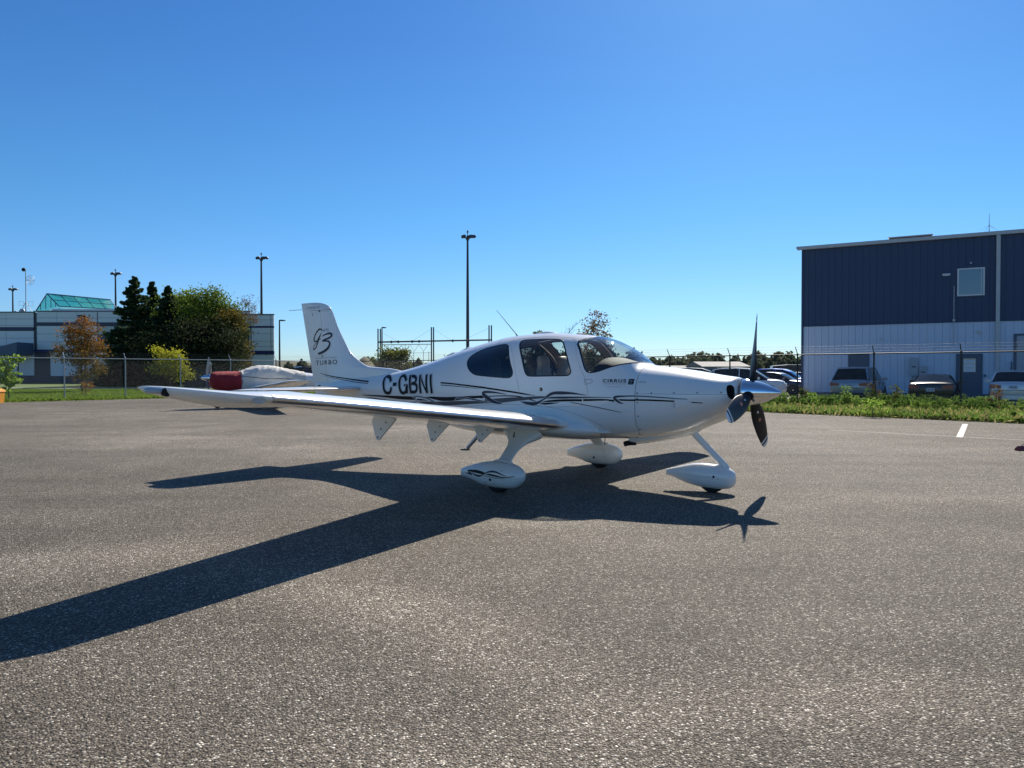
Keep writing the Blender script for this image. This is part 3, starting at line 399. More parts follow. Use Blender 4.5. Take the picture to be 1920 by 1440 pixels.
# side vent: a wedge that stands out of the cowl and has a dark rear plate that paints in the opening's shade
for s in (-1,):
    def hw(x, z): return -hull_w(x, z)
    a0, a1, a2 = (-1.075, 1.118), (-1.068, 1.015), (-0.83, 1.086)
    vv = [(a0[0], hw(*a0) - .034, a0[1]), (a1[0], hw(*a1) - .034, a1[1]), (a2[0], hw(*a2) + .002, a2[1]),
          (a0[0], hw(*a0) + .01, a0[1]), (a1[0], hw(*a1) + .01, a1[1]), (a2[0], hw(*a2) + .012, a2[1])]
    m = MB().add(vv, [(0, 1, 2), (5, 4, 3), (0, 3, 4, 1), (1, 4, 5, 2), (2, 5, 3, 0)]); m.build('side_vent', M['paint'], lcowl, smooth=False)
    k = .003
    vv = [(a0[0] - k, hw(*a0) - .031, a0[1] - .004), (a1[0] - k, hw(*a1) - .031, a1[1] + .004), (a1[0] - k, hw(*a1) - .001, a1[1] + .004), (a0[0] - k, hw(*a0) - .001, a0[1] - .004)]
    MB().add(vv + [(p[0] - .002, p[1], p[2]) for p in vv], [(0, 1, 2, 3), (7, 6, 5, 4), (0, 4, 5, 1), (1, 5, 6, 2), (2, 6, 7, 3), (3, 7, 4, 0)]).build('vent_shade_plate', M['seamline'], lcowl, smooth=False)

# fin, rudder and the long fillet ahead of the fin
AF = [(0, 0), (.004, .16), (.0125, .28), (.03, .42), (.07, .62), (.14, .84), (.24, .97), (.33, 1.0), (.45, .96), (.6, .80), (.75, .56), (.88, .30), (.96, .12), (1, .03)]
_af = pchip([a for a, b in AF], [b for a, b in AF])
def foil(le, te, half, s0=0.0, s1=1.0, n=18):
    """closed section: upper side s0->s1 then lower side back; returns (x, offset)"""
    ss = [s0 + (s1 - s0) * (1 - math.cos(math.pi * i / n)) / 2 for i in range(n + 1)]
    up = [(le + (te - le) * s, half * float(_af(s))) for s in ss]
    lw_ = [(x, -y) for x, y in reversed(up)]
    return up + (lw_[:-1] if s0 == 0 else lw_)
def fin_mesh(zl, s0, s1, fixed_te=None):
    v = []; f = []; N = None
    for z in zl:
        le, te = fin_le(z), fin_te(z)
        thick = fin_t(z)
        # thickness grows from the leading edge over at most 0.5 m, so the fillet stays sharp
        h = -7.25 - (z - 1.0) * 0.16; x0, x1 = (le, h) if s0 == 0 else (h - 0.004, te)
        n = 22; xs = [x0 + (x1 - x0) * (1 - math.cos(math.pi * i / n)) / 2 for i in range(n + 1)]
        if s0 > 0: xs = [x0 + (x1 - x0) * i / n for i in range(n + 1)]
        def th(x):
            d = (le - x); L = min(0.42, le - h); a = min(1, max(0, d / L)); front = math.sqrt(max(0, 1 - (1 - a) ** 2))
            b = max(0, (x - te) / (le - te if le - te < .9 else .9)); back = min(1, (b / 0.55)) ** 0.9 if b < .55 else 1
            return thick * (0.03 + 0.97 * min(front, 1) * back) if d > 0 else thick * 0.02
        ring = [(x, th(x), z) for x in xs] + [(x, -th(x), z) for x in reversed(xs)]
        N = len(ring); v += ring
    for i in range(len(zl) - 1):
        for k in range(N): f.append((i * N + k, i * N + (k + 1) % N, (i + 1) * N + (k + 1) % N, (i + 1) * N + k))
    f.append(tuple(range(N))); f.append(tuple(range((len(zl) - 1) * N, len(zl) * N)))
    m = MB(); m.v = v; m.f = f; return m
zl = [1.25, 1.36, 1.41, 1.45, 1.48, 1.50, 1.515, 1.53, 1.56, 1.6, 1.65, 1.72, 1.8, 1.9, 2.0, 2.1, 2.2, 2.3, 2.4, 2.455]
fin = fin_mesh(zl, 0, 1).build('tail_fin', M['paint'], plane, OFF, angle=50)
fin_mesh([1.01, 1.1, 1.2, 1.3] + zl[1:], 1, 1).build('rudder', M['paint'], plane, OFF, angle=50)
# fin cap over both: full chord, slightly rounded
def cap_mesh(zl):
    v = []; f = []
    for z in zl:
        le, te = fin_le(z), fin_te(z); k = math.sqrt(max(0.02, 1 - ((z - 2.458) / 0.168) ** 2)); ring = foil(le, te, fin_t(z) * (0.35 + .65 * k)); v += [(x, y, z) for x, y in ring]; N = len(ring)
    for i in range(len(zl) - 1):
        for j in range(N): f.append((i * N + j, i * N + (j + 1) % N, (i + 1) * N + (j + 1) % N, (i + 1) * N + j))
    f.append(tuple(range(N))); f.append(tuple(range((len(zl) - 1) * N, len(zl) * N)))
    m = MB(); m.v = v; m.f = f; return m
cap_mesh([2.458, 2.48, 2.5, 2.53, 2.56, 2.58, 2.595, 2.607, 2.614, 2.619]).build('fin_cap', M['paint'], fin, angle=60)
MB().tube([(-7.97, 0, 2.515), (-8.30, 0, 2.512)], .004, 6).build('static_wick', M['seamline'], fin)

# wing (starboard s=-1, port s=+1)
WL = [(0.30, -2.34, -3.92, .735, .115), (0.75, -2.352, -3.834, .772, .112), (1.5, -2.355, -3.725, .852, .102), (2.5, -2.358, -3.578, .958, .091), (3.4, -2.362, -3.447, 1.053, .081),
      (4.2, -2.366, -3.330, 1.138, .072), (5.0, -2.372, -3.213, 1.222, .063), (5.25, -2.39, -3.18, 1.249, .060)]
TIP = [(5.25, -2.39, -3.18, 1.249, .060), (5.36, -2.42, -3.165, 1.261, .058), (5.5, -2.50, -3.15, 1.278, .052), (5.60, -2.58, -3.135, 1.292, .046),
       (5.69, -2.68, -3.12, 1.305, .038), (5.75, -2.78, -3.10, 1.315, .030), (5.79, -2.87, -3.075, 1.321, .022), (5.815, -2.94, -3.045, 1.325, .012), (5.82, -2.97, -3.03, 1.326, .005)]
def wing_mesh(ST, s, s0, s1, n=20, grow=0.0, cut=None):
    v = []; f = []
    for (y, le, te, z, h) in ST:
        ring = foil(le, te, h, s0, s1, n); N = len(ring)
        for (x, o) in ring:
            camber = .18 * h * math.sin(math.pi * min(1, (le - x) / (le - te)))
            gx = grow if x > le - .01 else 0
            # lower side is flatter than the upper one; 2 degrees of incidence
            k_ = min(1, max(0, (y - 4.9) / .45)); oo = o * ((1.12 - .62 * k_) if o > 0 else (.80 + .75 * k_))
            oo += math.copysign(grow, o)
            v.append((x + gx, s * y, z + oo + camber + (x - le) * .035 + .01))
    for i in range(len(ST) - 1):
        for k in range(N): f.append((i * N + k, i * N + (k + 1) % N, (i + 1) * N + (k + 1) % N, (i + 1) * N + k))
    f.append(tuple(range(N))); f.append(tuple(range((len(ST) - 1) * N, len(ST) * N)))
    m = MB(); m.v = v; m.f = f; return m
def at(ST, y):
    a = np.array(ST); return (y,) + tuple(float(np.interp(y, a[:, 0], a[:, k])) for k in range(1, 5))
def wspan(y0, y1, k): return [at(WL, y0 + (y1 - y0) * i / k) for i in range(k + 1)]
for s in (-1, 1):
    wing = wing_mesh(wspan(.30, 5.249, 13), s, 0, .76).build('wing', M['paint'], plane, OFF, angle=80)
    if s == -1: wing['label'] = 'starboard wing reaching towards the camera'
    wing_mesh(dense(TIP, 3), s, 0, 1).build('wing_tip', M['paint'], wing, angle=60)
    wing_mesh(wspan(.95, 3.22, 6), s, .765, 1, 8).build('flap', M['paint'], wing, angle=50)
    wing_mesh(wspan(3.24, 5.245, 7), s, .765, 1, 8).build('aileron', M['paint'], wing, angle=50)
    wing_mesh(wspan(.30, .94, 2), s, .76, 1, 8).build('trailing_panel', M['paint'], wing, angle=50)
    for (a, b) in ((.98, 2.36), (2.375, 5.17)):
        wing_mesh(wspan(a, b, 5), s, 0.0, .038, 10, grow=.0022).build('deice_panel', M['tks'], wing, angle=85)
    # landing light at the outer end of the leading edge, nav light at the tip
    y, le, te, z, h = at(WL, 5.25)
    m = MB().lathe([(0, .001), (.004, .02), (.0, .03), (-.03, .034)], (0, 0, 0), n=16)
    m.v = [(le - .022 + .02 * math.cos(p[1] * 22) + .006, s * (5.295 + p[1] * 1.8), z - .012 + p[2] * .75) for p in m.v]
    m.build('stall_light', M['lens'], wing)
    loft(dense([(-2.80, s * 5.765, 1.308, .004, .004, 2), (-2.825, s * 5.772, 1.308, .018, .016, 2), (-2.87, s * 5.785, 1.309, .026, .023, 2), (-2.93, s * 5.80, 1.311, .026, .023, 2), (-2.98, s * 5.80, 1.312, .014, .014, 2)], 3), 20).build('navigation_light', M['lens'], wing)
    MB().lathe([(-.03, .028), (.0, .032), (.006, .026), (.008, .001)], (-2.795, s * 5.748, 1.300), n=20).build('strobe_reflector', M['dark'], wing)
    # flap hinge fairings: thin triangular plates under the trailing edge
    for (y, x) in ((1.05, -3.42), (2.07, -3.37), (3.08, -3.27)):
        zt = at(WL, y)[3] - .055; zb_ = {1.05: .545, 2.07: .635, 3.08: .738}[y]
        poly = [(x + .20, zt - .005), (x + .06, zt + .03), (x - .10, zt + .01), (x - .13, zt - .03), (x - .075, zb_ + .02), (x - .06, zb_), (x - .03, zb_), (x - .005, zb_ + .03)]
        o = MB().prism(poly, s * y - .012, s * y + .012).build('flap_hinge', M['paint'], wing, smooth=False)
        for (bx, bz) in ((x - .045, zb_ + .03), (x - .0, zb_ + (zt - zb_) * .52), (x + .07, zt - .04)):
            MB().lathe([(s * y - .016, .001), (s * y - .016, .009), (s * y + .016, .009), (s * y + .016, .001)], (bx, 0, bz), 'y', 8).build('bolt', M['seamline'], o)
    MB().tube([(-2.95, s * 1.05, .70), (-2.95, s * 1.05, .665), (-2.955, s * 1.07, .65), (-2.945, s * 1.07, .635), (-2.95, s * 1.05, .645)], .006, 6).build('tie_down_ring', M['dark'], wing)
# fairing where the wing meets the belly
loft(dense([(-2.02, 0, .715, .40, .04, 2.2), (-2.07, 0, .72, .57, .085, 2.2), (-2.16, 0, .725, .67, .13, 2.2), (-2.32, 0, .735, .77, .165, 2.2), (-2.6, 0, .745, .85, .185, 2.1), (-3.1, 0, .74, .87, .185, 2.1), (-3.6, 0, .735, .80, .17, 2.1), (-4.1, 0, .73, .60, .14, 2.1), (-4.6, 0, .745, .36, .09, 2.2), (-4.9, 0, .76, .12, .03, 2.2)], 5), 72).build('wing_root_fairing', M['paint'], plane, OFF, angle=60)
MB().add(*(lambda m: (m.v, m.f))(loft(dense([(-1.90, -.50, .70, .002, .002, 2), (-1.97, -.515, .70, .03, .012, 2), (-2.06, -.535, .70, .05, .014, 2), (-2.15, -.55, .705, .02, .01, 2)], 3), 16))).build('scoop_lip', M['paint'], fus)
# tailplane
ST_ = [(.03, -6.40, -7.30, 1.165, .044), (.12, -6.41, -7.31, 1.165, .044), (1.0, -6.60, -7.30, 1.165, .036), (1.80, -6.775, -7.28, 1.165, .026), (1.90, -6.81, -7.28, 1.166, .022), (1.96, -6.90, -7.28, 1.167, .014), (1.985, -7.0, -7.27, 1.168, .006)]
def sspan(y0, y1, k):
    a = np.array(ST_); return [(y,) + tuple(float(np.interp(y, a[:, 0], a[:, j])) for j in range(1, 5)) for y in np.linspace(y0, y1, k + 1)]
for s in (-1, 1):
    m = wing_mesh(sspan(.03, 1.985, 24), s, 0, .66, 16); st = m.build('tailplane', M['paint'], plane, OFF, angle=60)
    wing_mesh(sspan(.10, 1.97, 10), s, .665, 1, 8).build('elevator', M['paint'], st, angle=60)
    wing_mesh(sspan(.16, .95, 4), s, 0, .07, 8, grow=.002).build('deice_panel', M['tks'], st, angle=60)
    wing_mesh(sspan(.96, 1.86, 4), s, 0, .07, 8, grow=.002).build('deice_panel', M['tks'], st, angle=60)

# landing gear
def pant(name, cx, yc, st, n=36): return loft(dense([(cx + dx, yc, (a + b) / 2, w, (a - b) / 2, e) for (dx, a, b, w, e) in st], 4), n).build(name, M['paint'], plane, OFF, angle=60)
PM = [(.385, .22, .20, .008, 2), (.375, .262, .155, .052, 2.1), (.34, .297, .115, .085, 2.2), (.27, .335, .066, .115, 2.3), (.16, .36, .050, .138, 2.4), (.02, .371, .048, .145, 2.4), (-.14, .360, .060, .138, 2.4),
      (-.30, .322, .105, .112, 2.4), (-.42, .285, .132, .078, 2.4), (-.515, .254, .148, .045, 2.4), (-.52, .252, .15, .036, 2.4)]
PN = [(.305, .21, .15, .01, 2), (.295, .245, .115, .05, 2.1), (.255, .285, .070, .082, 2.2), (.18, .318, .050, .108, 2.3), (.07, .336, .042, .122, 2.4), (-.06, .342, .048, .124, 2.4), (-.2, .334, .068, .112, 2.4), (-.34, .30, .105, .085, 2.4), (-.46, .265, .15, .055, 2.4), (-.545, .24, .168, .032, 2.4), (-.55, .238, .17, .028, 2.4)]
def tyre(cx, yc, r, w, parent):
    prof = [(-w, r * .45), (-w, r * .75), (-w * .85, r * .93), (-w * .4, r), (w * .4, r), (w * .85, r * .93), (w, r * .75), (w, r * .45)]
    MB().lathe([(yc + a, b) for a, b in prof], (cx, 0, r - .004), 'y', 40).build('tyre', M['rubber'], parent)
for s in (-1, 1):
    yc = s * 1.37
    # spring leg from belly to pant: sections are rectangles with rounded ends
    leg = []
    for (x0, x1, y, z, t) in ((-3.24, -2.66, .86, .66, .10), (-3.14, -2.70, .93, .625, .075), (-3.07, -2.79, 1.00, .57, .045), (-3.045, -2.82, 1.06, .525, .028), (-3.04, -2.845, 1.13, .475, .022), (-3.035, -2.85, 1.22, .41, .02), (-3.03, -2.84, 1.30, .355, .02), (-3.04, -2.83, 1.35, .30, .02)):
        xc, hw_ = (x0 + x1) / 2, (x1 - x0) / 2
        leg.append([(xc + hw_ * math.copysign(abs(math.cos(a)) ** .6, math.cos(a)), s * (y + t * .62 * math.sin(a)), z + t * .8 * math.sin(a)) for a in [2 * math.pi * k / 20 for k in range(20)]])
    m = MB(); m.v = [p for r_ in leg for p in r_]; m.f = [(i * 20 + k, i * 20 + (k + 1) % 20, (i + 1) * 20 + (k + 1) % 20, (i + 1) * 20 + k) for i in range(len(leg) - 1) for k in range(20)] + [tuple(range(20)), tuple(range(140, 160))]
    m.build('landing_gear_leg', M['paint'], plane, OFF, angle=60)
    pa = pant('wheel_fairing', -2.99, yc, PM); tyre(-2.965, yc, .185, .065, pa)
    loft(dense([(-2.78, s * 1.33, .325, .004, .02, 2), (-2.82, s * 1.33, .335, .030, .045, 2), (-2.93, s * 1.33, .345, .04, .05, 2), (-3.04, s * 1.33, .335, .03, .045, 2), (-3.10, s * 1.33, .33, .004, .02, 2)], 3), 20).build('leg_collar', M['paint'], pa)
    for (dx, dz, r) in ((-.005, -.055, .016), (.05, -.10, .005), (-.08, -.09, .005), (-.06, -.12, .005), (.16, .02, .004), (.165, -.03, .004), (.16, .06, .004)):
        for q in (-1, 1):
            MB().lathe([(yc + q * (.128 if r < .01 else .140), .001), (yc + q * .148, r), (yc + q * .1485, .001)], (-2.99 + dx, 0, .215 + dz), 'y', 10).build('fastener', M['dark'] if r > .01 else M['seamline'], pa)
pn = pant('nose_wheel_fairing', -.822, 0, PN); tyre(-.80, 0, .165, .058, pn)
for (dx, dz, r) in ((.075, -.005, .015), (.0, -.005, .004), (.02, -.05, .004), (.06, -.03, .004), (.13, -.03, .004), (.14, .06, .004)):
    MB().lathe([(-.108, .001), (-.122 if r > .01 else -.125, r), (-.1225 if r > .01 else -.1255, .001)], (-.822 + dx, 0, .205 + dz), 'y', 10).build('fastener', M['dark'] if r > .01 else M['seamline'], pn)
m = MB()
nl = []
for (xa, za, xb, zb2, t) in ((-1.12, .74, -.99, .76, .032), (-1.077, .687, -.985, .712, .030), (-.90, .51, -.80, .53, .028), (-.76, .37, -.655, .39, .028), (-.70, .315, -.60, .33, .030), (-.66, .27, -.585, .275, .03)):
    nl.append([((xa + xb) / 2 + (xb - xa) / 2 * math.cos(a), t * math.sin(a), (za + zb2) / 2 + (zb2 - za) / 2 * math.cos(a)) for a in [2 * math.pi * k / 20 for k in range(20)]])
m.v = [p for r_ in nl for p in r_]; m.f = [(i * 20 + k, i * 20 + (k + 1) % 20, (i + 1) * 20 + (k + 1) % 20, (i + 1) * 20 + k) for i in range(len(nl) - 1) for k in range(20)] + [tuple(range(20)), tuple(range(100, 120))]
m.build('nose_gear_leg', M['paint'], plane, OFF, angle=60)
# boarding step
for s in (-1, 1):
    o = MB().tube([(-3.70, s * .60, .70), (-3.80, s * .60, .60), (-4.0, s * .60, .405)], [.032, .028, .024], 10).build('boarding_step', M['alu'], plane, OFF)
    MB().box((-4.09, s * .60 - .045, .372), (-3.985, s * .60 + .045, .386)).build('foot_plate', M['step'], o, smooth=False)
# antennas and roof bumps
MB().tube([(-3.565, 0, 1.93), (-3.60, 0, 1.98), (-3.925, 0, 2.32)], [.016, .006, .003], 8).build('whip_antenna', M['seamline'], plane, OFF)
loft(dense([(-2.93, 0, 1.965, .01, .003, 2), (-2.99, 0, 1.968, .05, .018, 2), (-3.1, 0, 1.970, .07, .028, 2), (-3.2, 0, 1.968, .05, .018, 2), (-3.27, 0, 1.96, .01, .003, 2)], 3), 20).build('roof_antenna', M['paint'], plane, OFF)
loft(dense([(-2.46, 0, 1.93, .01, .003, 2), (-2.50, 0, 1.933, .04, .014, 2), (-2.6, 0, 1.942, .05, .016, 2), (-2.66, 0, 1.945, .01, .003, 2)], 3), 20).build('roof_antenna', M['seamline'], plane, OFF)
for (x, z) in ((-4.35, 1.785), (-4.62, 1.715)):
    loft([(x + .12, 0, z - .01, .12, .02, 2.2), (x, 0, z + .002, .14, .022, 2.2), (x - .12, 0, z - .038, .12, .02, 2.2)], 24).build('parachute_cover_edge', M['paint'], fus)

# spinner and propeller
ZH = 1.203
prof = [(-.440, .001), (-.440, .150), (-.432, .158), (-.40, .160), (-.33, .150), (-.25, .130), (-.17, .102), (-.10, .070), (-.05, .043), (-.02, .024), (-.006, .011), (0, .001)]
pf = pchip([a for a, b in prof[2:]], [b for a, b in prof[2:]])
prof = prof[:3] + [(x, float(pf(x))) for x in np.linspace(-.43, 0, 30)][1:-1] + [(0, .0008)]
spin = MB().lathe(prof, (0, 0, ZH), 'x', 72).build('spinner', M['chrome'], plane, OFF, angle=60)
BL = [(.10, .055, 62, .050), (.155, .075, 55, .040), (.20, .105, 46, .028), (.28, .150, 38, .021), (.38, .186, 32, .017), (.50, .205, 27, .014), (.62, .205, 23, .011), (.74, .19, 20, .009), (.84, .165, 18, .0075), (.90, .14, 17, .006), (.94, .105, 16.5, .005), (.955, .075, 16, .004), (.962, .03, 16, .003)]
def blade_sec(r, c, pitch, t, n=12, sw=0.0):
    """section of the top blade (radius along +z); leading edge towards -y"""
    b = math.radians(pitch); ring = []
    for i in range(2 * n):
        a = 2 * math.pi * i / (2 * n); u = c * .5 * math.cos(a); w = t * math.sin(a) * (1.2 if math.sin(a) > 0 else .7)
        u += sw
        ring.append((u * math.sin(b) + w * math.cos(b), -u * math.cos(b) + w * math.sin(b), r))
    return ring
bs = dense([(r, c, p_, t) for (r, c, p_, t) in BL], 3)
def bladesurf(r0, r1, grow=0.0):
    st = [q for q in bs if r0 < q[0] < r1]; a = np.array(bs)
    g = lambda r: tuple([r] + [float(np.interp(r, a[:, 0], a[:, k])) for k in range(1, 4)])
    st = [g(r0)] + st + [g(r1)]
    rings = [blade_sec(r, c + 2 * grow, p_, t + grow) for (r, c, p_, t) in st]
    m = MB(); N = len(rings[0]); m.v = [p for r_ in rings for p in r_]
    m.f = [(i * N + k, i * N + (k + 1) % N, (i + 1) * N + (k + 1) % N, (i + 1) * N + k) for i in range(len(rings) - 1) for k in range(N)] + [tuple(range(N)), tuple(range((len(rings) - 1) * N, len(rings) * N))]
    return m
def rotm(m, ang, dx=-.345):
    c, s = math.cos(ang), math.sin(ang)
    m.v = [(x + dx, y * c + z * s, ZH + z * c - y * s) for (x, y, z) in m.v]; return m
PHI = D['phi']
for k in range(3):
    a = PHI + k * 2 * math.pi / 3
    b = rotm(bladesurf(.10, .835), a).build('propeller_blade', M['blade'], plane, OFF, angle=60)
    for (r0, r1, mt) in ((.837, .866, 'bladetip'), (.868, .900, 'blade'), (.902, .962, 'bladetip')):
        rotm(bladesurf(r0, r1), a).build('tip_band', M[mt], b, angle=60)
    # round maker's mark and a small label on the blade's face
    for (r, w, h_, mt) in ((.47, .022, .03, 'decal'), (.33, .012, .022, 'bladetip')):
        mm = MB(); n = 14; tt = float(np.interp(r, [q[0] for q in bs], [q[3] for q in bs])); pb = math.radians(float(np.interp(r, [q[0] for q in bs], [q[2] for q in bs])))
        vv = []
        for off in (1.2 * tt + .0012, 1.2 * tt - .0005):
            for j in range(n):
                t_ = 2 * math.pi * j / n; u, z_ = w * math.cos(t_), r + h_ * math.sin(t_)
                vv.append((u * math.sin(pb) + off * math.cos(pb), -u * math.cos(pb) + off * math.sin(pb), z_))
        mm.add(vv, [tuple(range(n)), tuple(range(2 * n - 1, n - 1, -1))] + [(j, (j + 1) % n, n + (j + 1) % n, n + j) for j in range(n)])
        rotm(mm, a).build('blade_mark', M[mt], b)
    # dark boot where the blade leaves the spinner
    boot = MB().lathe([(.09, .064), (.150, .064), (.163, .058), (.166, .045)], (0, 0, 0), 'z', 24); boot.v = [(x, y * .9, z) for x, y, z in boot.v]
    rotm(boot, a).build('blade_boot', M['dark'], spin)

# cabin inside
cab = plane
MB().box((-4.0, -.52, .80), (-1.75, .52, .83)).build('cabin_floor', M['inner'], plane, OFF, smooth=False)
dash = loft(dense([(-1.66, 0, 1.47, .34, .035, 2.2), (-1.75, 0, 1.47, .42, .085, 2.1), (-1.9, 0, 1.45, .47, .15, 2.1), (-2.02, 0, 1.44, .50, .19, 2.2), (-2.10, 0, 1.43, .51, .20, 2.2), (-2.14, 0, 1.42, .50, .185, 2.2)], 4), 40).build('glareshield', M['dash'], plane, OFF, angle=60)
MB().box((-2.08, -.50, 1.0), (-2.02, .50, 1.40)).build('instrument_panel', M['dash'], plane, OFF, smooth=False)
def seat(x, y):
    b = loft(dense([(0, 0, 0, .02, .02, 2), (0, 0, .0, .21, .05, 3)], 1), 8)
    m = MB(); st = []
    for (z, dx, w, t) in ((.86, 0, .22, .07), (1.0, -.03, .235, .07), (1.2, -.08, .235, .065), (1.38, -.13, .215, .06), (1.47, -.155, .17, .055), (1.50, -.165, .13, .05), (1.54, -.17, .13, .05), (1.60, -.175, .135, .05), (1.645, -.18, .11, .04), (1.66, -.18, .05, .02)):
        st.append([(x + dx + t * math.copysign(abs(math.cos(a)) ** .7, math.cos(a)), y + w * math.copysign(abs(math.sin(a)) ** .7, math.sin(a)), z) for a in [2 * math.pi * k / 24 for k in range(24)]])
    m.v = [p for r_ in st for p in r_]; n = 24
    m.f = [(i * n + k, i * n + (k + 1) % n, (i + 1) * n + (k + 1) % n, (i + 1) * n + k) for i in range(len(st) - 1) for k in range(n)] + [tuple(range(n)), tuple(range((len(st) - 1) * n, len(st) * n))]
    o = m.build('seat', M['leather'], plane, OFF, angle=50)
    c = loft([(x + .48, y, .93, .20, .05, 4), (x + .46, y, .95, .23, .085, 4), (x + .1, y, .94, .23, .085, 4), (x + .02, y, .94, .2, .07, 4)], 24).build('seat_cushion', M['leather'], o)
    MB().tube([(x - .10, y + .1, 1.46), (x + .04, y - .02, 1.2), (x + .12, y - .12, 1.0)], .018, 6).build('seat_belt', M['dash'], o)
for (x, y) in ((-2.82, -.27), (-2.82, .27), (-3.62, -.25), (-3.62, .25)): seat(x, y)

# graphics: ribbons laid on the skin, each layer a little prouder
def crom(P_, step):
    P_ = np.array(P_, float); out = []
    if len(P_) == 2: n = max(2, int(np.hypot(*(P_[1][:2] - P_[0][:2])) / step) + 1); return [P_[0] + (P_[1] - P_[0]) * t for t in np.linspace(0, 1, n)]
    E = np.vstack([2 * P_[0] - P_[1], P_, 2 * P_[-1] - P_[-2]])
    for i in range(1, len(E) - 2):
        p0, p1, p2, p3 = E[i - 1], E[i], E[i + 1], E[i + 2]; k = max(2, int(np.hypot(*(p2[:2] - p1[:2])) / step) + 1)
        for j in range(k):
            t = j / k; q = 0.5 * (2 * p1 + (p2 - p0) * t + (2 * p0 - 5 * p1 + 4 * p2 - p3) * t * t + (3 * p1 - p0 - 3 * p2 + p3) * t ** 3)
            q[2] = p1[2] + (p2[2] - p1[2]) * t; out.append(q)
    out.append(P_[-1]); return out
def surf_y(surf, x, z, off):
    if surf == 'hull':
        w = hull_w(x, z); w2 = hull_w(x, z + .01); sl = min(2.0, abs(w2 - w) / .01)
        if x < -7.0 or z < 0: pass
        return -(w + off * math.sqrt(1 + sl * sl))
    if surf == 'fin':
        le, te = fin_le(z), fin_te(z); h = -7.25 - (z - 1.0) * 0.16
        d = le - x; L = min(0.42, le - h); a = min(1, max(0, d / L)); fr = math.sqrt(max(0, 1 - (1 - a) ** 2)); W_ = (le - te if le - te < .9 else .9)
        b = max(0, (x - te) / W_); back = min(1, (b / 0.55)) ** 0.9 if b < .55 else 1
        y = fin_t(z) * (.03 + .97 * fr * back)
        if z > 2.458: y = fin_t(z) * float(_af(min(1, max(0, (le - x) / (le - te)))))
        if z < 1.55: y = max(y, hull_w(x, z))
        return -(y + off)
    if surf == 'pant':
        a = np.array(dense([(dx, aa, bb, w, e) for (dx, aa, bb, w, e) in PM], 4))[::-1]; dx = x + 2.99
        zt, zb_, w, e = [float(np.interp(dx, a[:, 0], a[:, k])) for k in (1, 2, 3, 4)]
        t = abs(z - (zt + zb_) / 2) / ((zt - zb_) / 2); y = w * (1 - min(.97, t) ** e) ** (1 / e)
        return -(1.37 + y + off)
def ribbon(surf, pts, layer, grow=0.0, step=.02):
    if len(pts[0]) < 3: pts = [list(p) + [.02] for p in pts]
    C_ = crom(pts, step); v = []; f = []; n = len(C_)
    mw = max(p[2] for p in C_) + 2 * grow; K = max(1, int(mw / .022) + (mw > .01))
    off = .0022 + layer * .0007
    for i, p in enumerate(C_):
        d = C_[min(i + 1, n - 1)][:2] - C_[max(i - 1, 0)][:2]; d = d / (np.hypot(*d) + 1e-9); nn = np.array([-d[1], d[0]])
        w = max(.0006, p[2]) / 2 + grow
        for k in range(K + 1):
            q = p[:2] + nn * w * (2 * k / K - 1)
            if grow and (i == 0 or i == n - 1): q = q + d * grow * (-1 if i == 0 else 1)
            v.append((q[0], surf_y(surf, q[0], q[1], off), q[1]))
    for i in range(n - 1):
        for k in range(K): f.append((i * (K + 1) + k, i * (K + 1) + k + 1, (i + 1) * (K + 1) + k + 1, (i + 1) * (K + 1) + k))
    return v, f
matof = {'black': M['black'], 'slate': M['slate'], 'grey': M['grey'], 'seam': M['seamline']}
starpant = [o for o in plane.children if o.name.startswith('wheel_fairing')][0]
groups = {}
for (surf, mt, layer, edge, pts) in D['ribs']:
    if surf == 'pant': pts = [[p[0], p[1], p[2] * 1.45] for p in pts]
    if layer in (4, 5, 6) and mt == 'black' and surf == 'hull' and edge: key = 'registration_letter'
    else: key = 'stripe'
    par = {'hull': fus, 'fin': fin, 'pant': starpant}[surf]
    if edge:
        vv, ff = ribbon(surf, pts, layer - 1, grow=.0045 if key != 'registration_letter' else .009)
        o = obj(key + '_edge', mesh('e', vv, ff, M['edge'] if key != 'registration_letter' else M['faint']), par)
        if key == 'registration_letter':
            vv, ff = ribbon(surf, pts, layer - .5, grow=.0055); obj(key + '_edge', mesh('e', vv, ff, M['paint']), par)
    vv, ff = ribbon(surf, pts, layer + (.6 if key == 'registration_letter' else 0)); obj(key, mesh(key, vv, ff, matof[mt]), par)
# cowl seam and screws
x, z = D['lock']
y = surf_y('hull', x, z, 0)
MB().lathe([(y - .006, .001), (y - .006, .020), (y - .002, .023), (y + .01, .023)], (x, 0, z), 'y', 20).build('door_lock', M['black'], sdoor)
MB().lathe([(y - .009, .001), (y - .009, .008), (y - .005, .009)], (x, 0, z), 'y', 12).build('key_barrel', M['chrome'], sdoor)
for (x, z) in D['screws']:
    y = surf_y('hull', x, z, 0)
    MB().lathe([(y - .004, .001), (y - .004, .0085), (y + .004, .009)], (x, 0, z), 'y', 10).build('cowl_fastener', M['seamline'], ucowl if z > zs else lcowl)
hp = D['win']['handle']
vv, ff = ribbon('hull', [(a, b, .004) for a, b in hp] + [(hp[0][0], hp[0][1], .004)], 1, step=.01); obj('door_handle', mesh('h', vv, ff, M['seamline']), sdoor)
